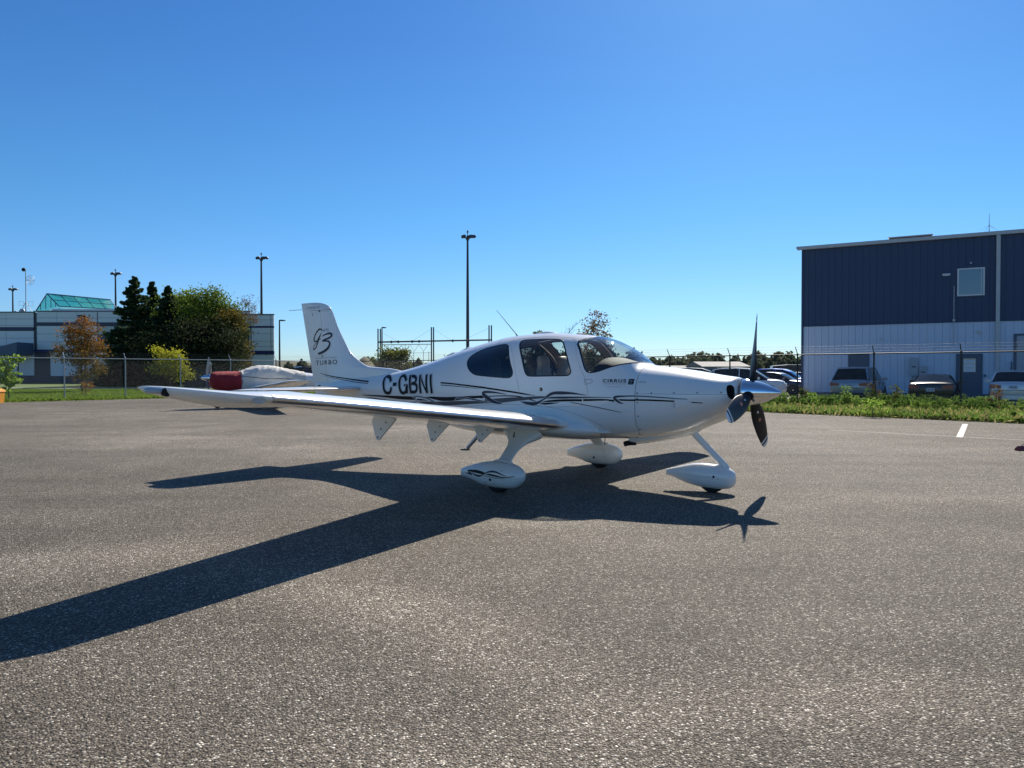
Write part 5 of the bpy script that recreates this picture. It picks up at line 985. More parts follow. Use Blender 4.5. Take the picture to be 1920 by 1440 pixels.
tb('lower_wall', 95, 169.8, 661.5, 705, .0, .15, M['clad']); tb('lower_wall', 170.2, 300, 661.5, 705, .0, .15, M['clad']); tb('lower_wall', -90, 64, 660.5, 704, .0, .15, M['clad']); tb('base_wall', -90, 470, 705, 740, -.05, .149, M['darkbase'])
tb('recess_shade_panel', 66, 94, 661.5, 704.5, .02, .149, M['darkbase']); tb('dark_glazing', 184, 215, 612, 627, -.02, .149, M['bglass'])  # flat dark panel at the left: the recess's shade is put into its colour
tb('parapet_cap', -90, 64.5, 584.4, 586, -.1, .4, M['cladj']); tb('parapet_cap', 65, 470, 583.0, 584.4, -.1, .4, M['cladj'])
# sloping canopy wedge against the left block
wz = [(tx(-60, T_Y) - ox, tz(667, T_Y)), (tx(-5, T_Y) - ox, tz(661, T_Y)), (tx(64, T_Y) - ox, tz(643.5, T_Y)), (tx(64, T_Y) - ox, tz(666, T_Y)), (tx(-60, T_Y) - ox, tz(672, T_Y))]
MB().prism(wz, -3.5, -.08).build('entrance_canopy', M['greyw'], term, smooth=False)
tb('canopy_edge', -60, 64, 661, 667, -3.6, -3.501, M['greyw'])
for px_ in (18, 64): tb('canopy_post', px_ - .7, px_ + .7, 667, 712, -3.4, -3.2, M['darkbase'])
# penthouse under the skylight
tb('penthouse_wall', 86, 222, 578, 586, 1.5, 14, M['clad'])
Y2 = T_Y + 2
sk = empty('skylight', (0, 2, 0)); sk.parent = term
g = lambda px_, py_, y: (tx(px_, Y2) - ox, y, tz(py_, Y2))
F0, F1, Fr = g(69, 583, 0), g(112, 574.5, 0), g(89.5, 551, 0)          # front gable: left foot, right foot, ridge
B0, B1, Br = (F0[0] + 7.0, 6.0, F0[2] + .2), g(207, 578.3, 2.0), g(187, 558.5, 3.0)
def panel(name, pts, mat, t=.03):
    n = Vector(pts[1]) - Vector(pts[0]); n = n.cross(Vector(pts[2]) - Vector(pts[0])).normalized() * t
    k = len(pts); v = [Vector(p) + n for p in pts] + [Vector(p) - n for p in pts]
    return MB().add(v, [tuple(range(k)), tuple(range(2 * k - 1, k - 1, -1))] + [(i, i + k, (i + 1) % k + k, (i + 1) % k) for i in range(k)]).build(name, mat, sk, smooth=False)
def lerp(a, b, t): return tuple(a[i] + (b[i] - a[i]) * t for i in range(3))
for i in range(5):
    for j in range(2):
        a0, a1 = i / 5 + .006, (i + 1) / 5 - .006; b0, b1 = j / 2 + .01, (j + 1) / 2 - .01
        q = lambda u, w: lerp(lerp(Fr, Br, u), lerp(F1, B1, u), w)
        panel('skylight_pane', [q(a0, b0), q(a1, b0), q(a1, b1), q(a0, b1)], M['sglass'])
for i in range(6): MB().tube([lerp(Fr, Br, i / 5), lerp(F1, B1, i / 5)], .07 if i == 0 else .045, 5).build('skylight_bar', M['greyw'], sk)
MB().tube([Fr, Br], .08, 5).build('skylight_bar', M['greyw'], sk); MB().tube([lerp(Fr, F1, .5), lerp(Br, B1, .5)], .04, 5).build('skylight_bar', M['greyw'], sk); MB().tube([F1, B1], .07, 5).build('skylight_bar', M['greyw'], sk)
panel('skylight_gable', [F0, F1, Fr], M['sglass'])
for t in (.0, .2, .42, .65, .85): 
    p = lerp(F0, F1, t); top = lerp(F0, Fr, t / .48) if t < .48 else lerp(Fr, F1, (t - .48) / .52); MB().tube([p, top], .05, 5).build('skylight_bar', M['greyw'], sk)
MB().tube([F0, Fr, F1], .09, 5).build('skylight_bar', M['greyw'], sk)
Bl = (B1[0] - 4, B1[1] + 6, B1[2])
panel('skylight_back', [Fr, Br, Bl, F0], M['sglass'])
# right wing of the terminal with its corner window
term2 = empty('terminal_wing', (tx(486, 96), 96, 0), 0, 'white panelled end of the terminal with two blue stripes and a corner window', 'building')
ox, oy = tx(486, 96), 96
def t2(name, px0, px1, py0, py1, y0, y1, mat): return tb(name, px0, px1, py0, py1, y0, y1, mat, term2, 96)
zc = tz(590, 96)
MB().prism([(tx(444, 96) - ox, .15), (tx(513.5, 96) - ox, .15), (tx(512, 108) - ox, 12), (tx(444, 108) - ox, 12)], 0, zc, 'z').build('wall_core', M['cladj'], term2, smooth=False)
for (a, b) in ((591, 600), (600, 611.5)):
    for (x0, x1) in ((444, 476), (476, 508), (508.6, 514)): t2('wall_panel', x0 + .2, x1 - .2, a + .2, b - .3, 0, .15, M['clad'])
for (a, b) in ((614.6, 626), (626, 640), (640, 650), (650, 658)):
    for (x0, x1) in ((472, 508), (508.6, 514)): t2('wall_panel', x0 + .2, x1 - .2, a + .2, b - .3, 0, .15, M['clad'])
t2('wall_panel', 444, 472, 648.5, 658, 0, .15, M['clad'])
t2('blue_stripe', 444, 514.2, 612, 614.4, -.06, .15, M['bstripe']); t2('blue_band', 444, 514.2, 658.3, 664.5, -.08, .15, M['bstripe'])
t2('lower_wall', 444, 514, 665, 712, 0, .149, M['clad']); t2('lower_shade_panel', 455, 472, 667, 700, -.01, .0, M['darkbase'])  # dark slab on the wall paints in the shade of a recess
wnd = t2('window', 446, 468.6, 617, 647, .05, .149, M['bglass'])
for (x0, x1, y0, y1) in ((446, 468.6, 615.5, 616.9), (468.7, 470.3, 616, 648), (446, 468.6, 647.1, 648.4), (455, 455.5, 617, 647), (446, 468.6, 630.5, 631.2)):
    MB().box((tx(x0, 96) - ox, -.08, tz(y1, 96)), (tx(x1, 96) - ox, .04, tz(y0, 96))).build('frame', M['whitef'], wnd, smooth=False)
t2('parapet_cap', 443.5, 514.5, 588.8, 590, -.1, .3, M['cladj'])
# timber screen behind the propeller of the covered plane, with a white capped post
scr = empty('board_screen', (tx(372, 72), 72, 0), 0, 'dark weathered board screen under the trees by the white capped post', 'fence')
M['boards'] = pr('weathered_boards', (.07, .075, .085), rough=.85, var=.2, vscale=2)
for i in range(18): MB().box((-1.4 + i * .28, 0, 0), (-1.4 + i * .28 + .262, .03, 1.82)).build('board', M['boards'], scr, smooth=False)
for z in (.4, 1.4): MB().box((-1.4, .031, z), (3.62, .08, z + .09)).build('rail', M['boards'], scr, smooth=False)
ps = empty('capped_post', (tx(394.5, 68), 68, 0), 0, 'slim grey post with a white cap in front of the board screen', 'post')
MB().box((-.07, -.07, 0), (.07, .07, 2.15)).build('shaft', M['concrete'], ps, smooth=False)
MB().lathe([(2.151, .09), (2.30, .09), (2.42, .02), (2.5, .001)], (0, 0, 0), 'z', 10).build('cap', M['whitef'], ps)

# ---------------------------------------------------------------- masts and lamps
M['pole'] = pr('dark_bronze_pole', (.045, .045, .055), rough=.5, metal=.3)
def mast(px_, ptop, label, H_=20.0):
    Y = (H_ - 1.438) * 1390.38 / (698.04 - ptop); X = tx(px_, Y)
    r = empty('floodlight_mast', (X, Y, 0), 0, label, 'floodlight mast', 'tall floodlight masts behind the buildings')
    MB().tube([(0, 0, 0), (0, 0, H_ * .5), (0, 0, H_ - 1.0)], [.24, .20, .13], 12).build('pole', M['pole'], r)
    MB().tube([(0, 0, H_ - 1.0), (0, 0, H_ + .05)], .05, 6).lathe([(H_ - 1.05, .16), (H_ - .75, .30), (H_ - .68, .30), (H_ - .65, .1)], (0, 0, 0), 'z', 12).build('head_bracket', M['pole'], r)
    for (dx, dy, t, w) in ((-.55, 0, .25, .34), (.62, -.05, -.05, .52), (.1, .4, .1, .3)):
        m = MB().prism([(-w, -.12), (-w * .8, -.26), (w * .8, -.24), (w, -.04), (w * .7, .12), (-w * .7, .12)], -.2, .2)
        m.v = [(x * math.cos(t) - z * math.sin(t) + dx, y + dy, x * math.sin(t) + z * math.cos(t) + H_ - .45) for x, y, z in m.v]; m.build('floodlight', M['pole'], r, smooth=False)
    MB().tube([(-.5, 0, H_ - .7), (.5, 0, H_ - .7)], .05, 6).build('crossarm', M['pole'], r)
    MB().lathe([(H_ + .0, .12), (H_ + .25, .10), (H_ + .32, .02)], (0, 0, 0), 'z', 8).build('beacon', M['rust'], r)
mast(877, 437, 'tall floodlight mast rising behind the cabin of the white aeroplane')
mast(491, 478, 'tall floodlight mast rising over the end of the terminal wing')
mast(218, 508, 'tall floodlight mast just left of the pointed spruces')
mast(25.5, 538, 'tall floodlight mast above the roof at the left edge')
def lamp(px_, ptop, side, label, H_=8.0, L_=.9):
    Y = (H_ - 1.438) * 1390.38 / (698.04 - ptop); X = tx(px_, Y)
    r = empty('street_lamp', (X, Y, 0), 0, label, 'street lamp')
    MB().tube([(0, 0, 0), (0, 0, H_)], [.13, .08], 10).build('pole', M['pole'], r)
    MB().prism([(.05 * side, H_ - .12), (.25 * side, H_ - .16), (L_ * side, H_ - .12), (L_ * side, H_ - .02), (.2 * side, H_ + .03), (.05 * side, H_)], -.17, .17).build('lamp_head', M['pole'], r, smooth=False)
    return r
lamp(524.5, 600, 1, 'dark street lamp standing alone right of the terminal wing', 8, .72)
lamp(716.5, 613.5, 1, 'dark street lamp beside the left posts of the steel gantry', 8, .62)
lamp(160, 591, -1, 'pale street lamp rising out of the red and orange young tree', 6.6, .62)
# antenna mast on the terminal roof
Ya = 105; ra = empty('antenna_mast', (tx(50, Ya), Ya, tz(584.5, T_Y) - .1), 0, 'tripod antenna mast with a black ball and a mesh dish on the terminal roof', 'antenna')
ra.location.z = 9.6; k = 1.0; zt = tz(508, Ya) - 9.6
MB().tube([(0, 0, 0), (0, 0, zt)], .055, 6).build('mast', M['galv'], ra)
for a_ in (0.2, 2.3, 4.4): MB().tube([(math.cos(a_) * .95, math.sin(a_) * .95, 0), (0, 0, 1.8)], .035, 5).build('leg', M['galv'], ra)
mb = MB().lathe([(-.27, .001), (-.22, .17), (0, .28), (.22, .17), (.27, .001)], (-.28, 0, zt + .15), 'z', 14).build('ball', M['dark'], ra)
dish = MB()
for q in range(3): dish.tube([((.68 - .22 * q) * math.cos(t) * .9 + .72, -.12 * (1 - q / 3), zt - 1.35 + (.68 - .22 * q) * math.sin(t)) for t in [2 * math.pi * i / 24 for i in range(25)]], .022, 4)
for i in range(8): t = math.pi * i / 4; dish.tube([(.72, 0, zt - 1.35), (.72 + .61 * math.cos(t), -.12, zt - 1.35 + .68 * math.sin(t))], .014, 4)
dish.tube([(0, 0, zt - 1.35), (.72, 0, zt - 1.35)], .03, 5).build('dish', M['galv'], ra)
fr = MB()
for (x0, x1, z0, z1) in ((-.98, -.35, 1.25, 1.85), (.35, 1.0, 1.2, 1.85)): fr.tube([(x0, 0, z0), (x1, 0, z0), (x1, 0, z1), (x0, 0, z1), (x0, 0, z0)], .02, 4)
fr.build('panel_antenna', M['galv'], ra)
MB().lathe([(-.05, .38), (.05, .38)], (-.3, -.4, .42), 'y', 14).build('small_dish', M['galv'], ra); MB().lathe([(-.05, .27), (.05, .27)], (-1.2, -.4, .22), 'y', 14).build('small_dish', M['galv'], ra)
# steel gantry of paired posts
Yg = 62.0; gan = empty('steel_gantry', (tx(810, Yg), Yg, 0), 0, 'dark open steel gantry of three post pairs joined by one beam and tie wires', 'gantry'); gx = tx(810, Yg)
tops = {709: 616.5, 713.5: 616.5, 809: 613.5, 813: 613.5, 917: 610, 921.5: 610}
for px_, pt in tops.items(): MB().tube([(tx(px_, Yg) - gx, 0, 0), (tx(px_, Yg) - gx, 0, tz(pt, Yg))], .055, 8).build('post', M['pole'], gan)
zb = lambda p: tz(641.5 - (p - 709) * .0195, Yg)
MB().tube([(tx(708, Yg) - gx, 0, zb(708)), (tx(923, Yg) - gx, 0, zb(923))], .065, 8).build('beam', M['pole'], gan)
for (a, b, c_, d) in ((718, 624, 745, 640), (807, 618, 772, 640), (815, 618, 848, 639), (915, 616, 868, 638)): MB().tube([(tx(a, Yg) - gx, 0, tz(b, Yg)), (tx(c_, Yg) - gx, 0, tz(d, Yg))], .009, 4).build('tie_wire', M['pole'], gan)
for a in (734, 747, 773, 786, 849): MB().box((tx(a, Yg) - gx - .06, -.06, zb(a) - .12), (tx(a, Yg) - gx + .06, .06, zb(a) + .1)).build('bracket', M['pole'], gan, smooth=False)
Yt = 80.0; tr = empty('truss_frame', (tx(765, Yt), Yt, 0), 0, 'thin pale truss frame seen through the gantry above the round bush', 'truss'); gx = tx(765, Yt)
MB().tube([(tx(717, Yt) - gx, 0, tz(646.5, Yt)), (tx(808, Yt) - gx, 0, tz(645.5, Yt))], .04, 5).build('top_chord', M['galv'], tr)
MB().tube([(tx(765, Yt) - gx, 0, tz(662, Yt)), (tx(808, Yt) - gx, 0, tz(661.5, Yt))], .02, 5).build('bottom_chord', M['galv'], tr)
for p in (728, 760, 776, 794, 804):
    MB().tube([(tx(p, Yt) - gx, 0, 0), (tx(p, Yt) - gx, 0, tz(659 if p > 765 else 646.5, Yt))], .028, 5).build('upright', M['galv'], tr)
for p in (728, 745, 760, 777, 794):
    for s_ in (-1, 1): MB().tube([(tx(p, Yt) - gx, 0, tz(659, Yt)), (tx(p + 8 * s_, Yt) - gx, 0, tz(646.5, Yt))], .022, 4).build('brace', M['galv'], tr)
# yellow bin on the apron edge, red wheel chock
M['yellow'] = pr('orange_yellow_plastic', (.62, .26, .02), rough=.5, var=.1, vscale=6)
bn = empty('grit_bin', (-24.35, 34.6, 0), .1, 'orange yellow plastic bin at the left edge of the apron', 'bin')
MB().prism([(-.42, .0), (.42, .0), (.47, .52), (-.47, .52)], -.32, .32).build('body', M['yellow'], bn, smooth=False)
MB().prism([(-.50, .521), (.50, .521), (.48, .60), (.3, .68), (-.3, .68), (-.48, .60)], -.35, .35).build('lid', M['yellow'], bn, smooth=False)
MB().box((.12, -.334, .18), (.3, -.321, .38)).build('badge', M['dark'], bn, smooth=False)
M['redp'] = pr('dark_red_paint', (.20, .018, .02), rough=.5, var=.2, vscale=15)
ck = empty('wheel_chock', (9.42, 13.62, 0), .25, 'dark red wheel chock with a rope lying on the apron at the right edge', 'wheel chock')
MB().prism([(-.03, 0), (.03, 0), (.065, .015), (.0, .085), (-.065, .015)], -.16, .16, 'x').build('block', M['redp'], ck, smooth=False)
MB().tube([(-.12, 0, .05), (-.03, .0, .11), (.06, 0, .125), (.14, 0, .05)], .008, 6).build('rope', M['rubber'], ck)
# ---------------------------------------------------------------- trees and shrubs
M['bark'] = pr('grey_brown_bark', (.09, .075, .06), rough=.9, var=.25, vscale=6, bump=.6, bscale=25)
LM = {
 'spruce': leafmat('spruce_needles', (.02, .045, .024), (.12, .165, .07), .35),
 'maple': leafmat('green_maple_leaves', (.025, .05, .012), (.17, .235, .035), .52),
 'mixed': leafmat('turning_leaves', (.05, .06, .015), (.22, .15, .03), .45),
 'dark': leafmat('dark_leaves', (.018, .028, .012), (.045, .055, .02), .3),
 'red': leafmat('red_orange_leaves', (.06, .095, .02), (.36, .13, .04), .45),
 'yellow': leafmat('yellow_green_leaves', (.08, .11, .012), (.48, .46, .04), .5),
 'sapling': leafmat('bright_sapling_leaves', (.10, .20, .02), (.34, .48, .08), .58),
 'brown': leafmat('brown_autumn_leaves', (.06, .06, .035), (.24, .15, .08), .45),
 'bush': leafmat('olive_bush_leaves', (.04, .055, .015), (.22, .23, .07), .45),
 'dry': leafmat('dry_grass_blades', (.12, .12, .03), (.42, .38, .14), .45),
 'far': leafmat('far_hazed_leaves', (.05, .07, .04), (.15, .16, .09), .35),  # distance haze is mixed into these leaf colours
 'grass': leafmat('grass_blades', (.075, .13, .015), (.22, .31, .05), .45),
 'weed': leafmat('weed_leaves', (.035, .085, .015), (.24, .36, .07), .5),
}
def branch_mesh(h, forks, r0, lean=(0, 0), seed=0, reach=None, up=.6):
    """trunk with limbs; returns MB and the tips"""
    R = random.Random(seed); m = MB(); pts = []; k = 7
    for i in range(k + 1):
        t = i / k; pts.append((lean[0] * t * t + R.uniform(-1, 1) * .02 * h * t, lean[1] * t + R.uniform(-1, 1) * .02 * h * t, h * t * .92))
    m.tube(pts, [r0 * (1.15 - .95 * i / k) for i in range(k + 1)], 8)
    tips = []
    for (t0, ang, Ln, rr) in forks:
        i = min(k - 1, int(t0 * k)); b = Vector(pts[i]).lerp(Vector(pts[i + 1]), t0 * k - i); d = Vector((math.cos(ang), math.sin(ang), up + R.uniform(-.15, .25))).normalized()
        q = [b]; 
        for j in range(4): q.append(q[-1] + (d + Vector((R.uniform(-.25, .25), R.uniform(-.25, .25), .08 * j))) * Ln / 4)
        m.tube(q, [rr, rr * .75, rr * .5, rr * .3, rr * .12], 5); tips.append(q[-1]); tips.append(q[2])
        for j in (1, 2, 3):
            d2 = (d + Vector((R.uniform(-1, 1), R.uniform(-1, 1), R.uniform(-.2, .8)))).normalized(); e = q[j] + d2 * Ln * .35
            m.tube([q[j], q[j].lerp(e, .5) + Vector((0, 0, .03 * Ln)), e], [rr * .4, rr * .25, rr * .08], 4); tips.append(e)
    return m, tips
def broadleaf(name, px_, Y, h, w, mat, label, cat='tree', n=9000, leaf=.16, clumps=90, bottom=.18, squash=1.0, tipw=.5, seed=1, group=None, holes=0.0, trunk=.16, grad=None, lobes=None, dx=0, twigs=16):
    X = tx(px_, Y); g = np.random.default_rng(seed); t = empty(name, (X, Y, 0), 0, label, cat, group)
    forks = [(.22 + .7 * i / twigs, i * 2.4 + seed, w * .45 * (1 - .45 * i / twigs), trunk * .42 * (1 - .5 * i / twigs)) for i in range(twigs)]
    m, tips = branch_mesh(h * .93, forks, trunk, (dx, 0), seed); m.build('trunk', M['bark'], t, fix=False)
    # clump centres: on and inside an uneven crown made of several lobes
    if lobes is None:
        lobes = [(g.uniform(-.28, .28) * w, g.uniform(-.28, .28) * w, h * (bottom + (1 - bottom) * u), w * g.uniform(.24, .36) * (1.15 - .55 * u)) for u in np.linspace(.12, .86, 9)]
        lobes.append((0, 0, h * .90, w * .16))
    C = []
    for i in range(clumps):
        lx, ly, lz, lr = lobes[i % len(lobes)]; d = g.normal(size=3); d /= np.linalg.norm(d); d[2] *= squash
        C.append(np.array([lx, ly, lz]) + d * lr * g.uniform(.55, 1.0))
    C += [np.array(p) for p in tips if p[2] > h * bottom]
    C = np.array(C); C[:, 2] = np.minimum(C[:, 2], h * .97)
    per = np.maximum(1, (g.random(len(C)) ** 1.5 * 2.2 * n / len(C))).astype(int); r = w * .085 * tipw / .5
    P_ = np.repeat(C, per, 0) + g.normal(size=(per.sum(), 3)) * r * np.array([1, 1, .62])
    P_ = P_[P_[:, 2] > .1]
    tint = np.repeat(g.random(len(C)), per)[:len(P_)] * .55 + g.random(len(P_)) * .45
    if len(tint) != len(P_): tint = g.random(len(P_))
    if grad: tint = tint * .55 + .55 * np.clip((P_[:, 2] / h - grad[0]) / (grad[1] - grad[0]), 0, 1)  # tint rises with height; on the maples it paints in the sunlit top
    o = obj('crown', leaves_mesh('crown', P_, leaf * g.uniform(.6, 1.3, len(P_)), mat), t)
    o.data.attributes['tint'].data.foreach_set('value', np.clip(tint, 0, 1).astype(np.float32))
    return t
def spruce(px_, Y, h, w, label, seed=1, group=None):
    X = tx(px_, Y); g = np.random.default_rng(seed); t = empty('spruce_tree', (X, Y, 0), 0, label, 'tree', group)
    m = MB().tube([(0, 0, 0), (0.05, 0, h * .5), (0, 0, h * .99)], [.2, .12, .015], 8); P_ = []; D_ = []; T_ = []
    nb = int(h * 26)
    for i in range(nb):
        u = (i + g.random()) / nb; z = h * (.04 + .94 * u); L_ = (w / 2) * (1 - u) ** .85 * g.uniform(.62, 1.12) + .12; a = g.uniform(0, 2 * math.pi)
        k = max(6, int(L_ * 34)); s = np.sqrt(g.random(k)); droop = -.22 * L_ * s ** 1.3 + .12 * L_ * s ** 4 + (.35 * u) * L_ * s
        c = np.stack([np.cos(a) * L_ * s, np.sin(a) * L_ * s, z + droop], 1)
        side = g.normal(size=k) * .13 * L_ * (1.1 - s * .7); c[:, 0] += -np.sin(a) * side; c[:, 1] += np.cos(a) * side; c[:, 2] += g.normal(size=k) * .04 - np.abs(side) * .25
        P_.append(c); D_.append(np.tile([math.cos(a), math.sin(a), -.35 + .5 * u], (k, 1))); T_.append(np.full(k, g.random()) * .5 + g.random(k) * .4 * s)
        if i % 3 == 0: m.tube([(0, 0, z), (math.cos(a) * L_ * .8, math.sin(a) * L_ * .8, z - .14 * L_)], [.03, .008], 3, caps=False)
    m.build('trunk', M['bark'], t, fix=False)
    P_ = np.concatenate(P_); D_ = np.concatenate(D_); obj('crown', leaves_mesh('crown', P_, .30, LM['spruce'], np.concatenate(T_), elong=1.25, dirs=D_), t); return t
G1 = 'dense trees in front of the terminal'
spruce(253, 78, 11.6, 8.6, 'tall dark spruce with a broad ragged skirt, leftmost of the dense trees', 3)
spruce(287, 84, 11.9, 5.6, 'narrow dark spruce standing between the two wider spruces', 5)
spruce(316, 80, 10.9, 7.0, 'dark spruce half hidden behind the green maple crown', 8)
spruce(228, 84, 5.6, 7.0, 'low dark spruce at the left foot of the tall spruce', 11)
broadleaf('maple_tree', 346, 82, 10.4, 7.6, LM['maple'], 'green maple with a yellow green top, its sunlight put into the leaf colour, between the spruces and the mottled tree', n=17000, leaf=.19, clumps=150, lobes=[(-1.6, 0, 9.3, .8), (-.9, 0, 9.6, .7), (.4, 0, 8.9, 1.1), (1.6, 0, 8.6, .9), (-2.4, 0, 7.6, 1.0), (2.4, 0, 7.2, 1.2), (0, 0, 7.4, 1.5), (-1.4, 0, 6.2, 1.5), (1.8, 0, 5.6, 1.5), (0, 0, 4.6, 1.8), (-2.2, 0, 4.2, 1.3), (2.4, 0, 3.6, 1.4), (0, 0, 2.4, 1.8)], seed=4, bottom=.12, tipw=.42, trunk=.22, grad=(.35, 1.0))
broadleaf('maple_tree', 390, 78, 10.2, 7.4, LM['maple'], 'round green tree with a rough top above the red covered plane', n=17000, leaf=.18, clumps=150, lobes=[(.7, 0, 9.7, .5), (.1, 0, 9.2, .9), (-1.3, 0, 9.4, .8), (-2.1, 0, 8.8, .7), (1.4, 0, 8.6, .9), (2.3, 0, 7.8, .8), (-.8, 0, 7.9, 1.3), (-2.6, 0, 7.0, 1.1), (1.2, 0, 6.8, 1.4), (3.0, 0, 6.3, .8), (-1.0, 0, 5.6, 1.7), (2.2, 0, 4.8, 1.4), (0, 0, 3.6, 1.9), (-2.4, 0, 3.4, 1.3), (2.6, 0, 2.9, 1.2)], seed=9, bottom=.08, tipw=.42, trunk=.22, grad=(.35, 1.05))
broadleaf('broadleaf_tree', 428, 77, 8.2, 5.0, LM['mixed'], 'tree with mottled green and orange leaves at the right of the dense group', n=12000, leaf=.16, clumps=120, seed=14, bottom=.05, trunk=.18)
broadleaf('broadleaf_tree', 372, 74, 6.2, 9.5, LM['dark'], 'dark undergrowth tree beneath the maples', n=12000, leaf=.22, clumps=130, seed=17, bottom=.0, trunk=.12)
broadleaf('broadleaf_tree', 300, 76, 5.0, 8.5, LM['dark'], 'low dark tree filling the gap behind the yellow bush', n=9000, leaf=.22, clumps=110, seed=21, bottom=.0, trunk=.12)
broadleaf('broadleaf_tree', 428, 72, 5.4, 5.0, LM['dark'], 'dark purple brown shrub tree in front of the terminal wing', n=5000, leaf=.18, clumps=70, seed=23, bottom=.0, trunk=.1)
# thin, nearly bare crown reaching right over the terminal wing
bt = empty('bare_tree', (tx(440, 80), 80, 0), 0, 'nearly bare tree with fine twigs spreading over the terminal wing', 'tree'); R_ = random.Random(5)
m = MB().tube([(0, 0, 0), (.3, 0, 3.0), (.7, 0, 5.0)], [.17, .13, .09], 8); tips = []
def grow(p, d, L_, r, lev):
    q = [p]
    for j in range(3): q.append(q[-1] + (d + Vector((R_.uniform(-.25, .25), R_.uniform(-.25, .25), R_.uniform(-.1, .22)))).normalized() * L_ / 3)
    m.tube(q, [r, r * .8, r * .6, r * .4], 4 if lev else 6, caps=False); tips.append(q[-1])
    if lev < 4:
        for j in range(3 if lev else 7):
            d2 = (d * .6 + Vector((R_.uniform(-.55, 1.0), R_.uniform(-.8, .8), R_.uniform(-.3, .8)))).normalized(); grow(q[R_.choice((1, 2, 3))], d2, L_ * R_.uniform(.55, .8), r * .5, lev + 1)
grow(Vector((.7, 0, 5.0)), Vector((.25, 0, 1)), 2.0, .08, 0)
m.build('trunk', M['bark'], bt, fix=False)
tp = np.array([tuple(t_) for t_ in tips]); obj('crown', leaves_mesh('crown', np.repeat(tp, 3, 0) + rng.normal(size=(len(tp) * 3, 3)) * .12, .11, LM['brown']), bt)
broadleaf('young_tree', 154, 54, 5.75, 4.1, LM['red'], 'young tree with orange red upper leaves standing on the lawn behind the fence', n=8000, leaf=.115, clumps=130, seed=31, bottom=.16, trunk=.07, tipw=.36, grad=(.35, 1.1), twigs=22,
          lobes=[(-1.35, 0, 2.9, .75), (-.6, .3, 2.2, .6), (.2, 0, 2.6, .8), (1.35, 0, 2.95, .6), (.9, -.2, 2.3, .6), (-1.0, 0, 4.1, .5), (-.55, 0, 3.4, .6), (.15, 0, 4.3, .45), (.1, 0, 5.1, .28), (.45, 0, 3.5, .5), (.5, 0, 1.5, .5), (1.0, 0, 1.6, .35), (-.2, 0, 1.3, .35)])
broadleaf('low_shrub', 160, 45.5, .85, 1.15, LM['red'], 'small orange tinged shrub on the lawn at the foot of the fence', 'shrub', n=500, leaf=.07, clumps=24, seed=33, bottom=.05, trunk=.02, twigs=6)
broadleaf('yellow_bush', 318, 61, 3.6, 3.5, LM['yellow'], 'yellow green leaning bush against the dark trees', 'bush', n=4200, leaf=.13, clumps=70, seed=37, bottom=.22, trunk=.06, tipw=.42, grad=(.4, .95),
          lobes=[(-.8, 0, 2.9, .4), (-.3, 0, 2.9, .55), (.45, 0, 2.7, .55), (.0, 0, 2.3, .6), (.8, 0, 2.1, .55), (1.2, 0, 1.45, .45), (.6, 0, 1.2, .45), (-1.0, 0, 3.3, .2), (.2, 0, 1.7, .45), (1.5, 0, 1.2, .3)])
broadleaf('sapling', 16, 39.0, 2.35, 1.3, LM['sapling'], 'bright green leafy sapling at the left edge beside the bin', 'sapling', n=1700, leaf=.13, clumps=44, seed=41, bottom=.1, trunk=.03, tipw=.34, twigs=9,
          lobes=[(-.35, 0, 2.0, .3), (.2, 0, 2.1, .3), (.5, 0, 2.2, .2), (-.1, 0, 1.6, .3), (0, 0, 1.2, .28), (.1, 0, .8, .25), (-.2, 0, .5, .2), (.5, 0, 1.0, .15)])
broadleaf('round_bush', 735, 58, 3.45, 3.4, LM['bush'], 'rounded olive bush with spiky shoots under the steel gantry', 'bush', n=8000, leaf=.13, clumps=110, seed=43, bottom=.0, trunk=.08, tipw=.42, grad=(.3, 1.2),
          lobes=[(0, 0, 1.9, 1.1), (-.8, 0, 1.5, .7), (.8, 0, 1.5, .7), (.2, 0, 2.6, .6), (1.0, 0, 2.9, .2), (-.3, 0, 2.75, .4), (0, 0, .9, 1.2), (-1.1, 0, .8, .6), (1.1, 0, .8, .6), (1.0, 0, 2.3, .35)])
# trees behind the cabin of the white aeroplane, seen over the roof and through its windows
broadleaf('autumn_tree', 1112, 62, 6.95, 3.9, LM['brown'], 'sparse brown leaved tree rising behind the windshield', n=1900, leaf=.15, clumps=70, seed=51, bottom=.38, trunk=.09, tipw=.36, twigs=20,
          lobes=[(.4, 0, 6.3, .45), (.9, 0, 5.7, .5), (0, 0, 5.2, .6), (.2, 0, 4.5, .7), (-.8, 0, 4.3, .5), (1.2, 0, 4.6, .3), (1.0, 0, 4.0, .6), (-.9, 0, 3.6, .6), (0, 0, 3.4, .8), (1.0, 0, 3.1, .6)])
broadleaf('shrub_tree', 1085, 56, 2.5, 6.2, LM['dark'], 'dark bushy tree low behind the cabin windows', n=6000, leaf=.17, clumps=90, seed=53, bottom=.0, trunk=.1)
broadleaf('shrub_tree', 1008, 60, 4.75, 3.4, LM['bush'], 'green tipped small tree behind the cabin door window', n=2600, leaf=.16, clumps=60, seed=57, bottom=.2, trunk=.08, tipw=.4)
sn = empty('dead_tree', (tx(1060, 64), 64, 0), 0, 'small dead tree with bare forked twigs behind the cabin roof', 'tree'); R_ = random.Random(9)
m = MB().tube([(0, 0, 0), (.05, 0, 2.5), (0, 0, 4.1)], [.1, .08, .06], 6); tips = []
grow(Vector((0, 0, 4.1)), Vector((.3, 0, 1)), .95, .07, 1); grow(Vector((0, 0, 3.6)), Vector((-.3, 0, 1)), .95, .05, 2)
m.build('trunk', M['bark'], sn, fix=False)
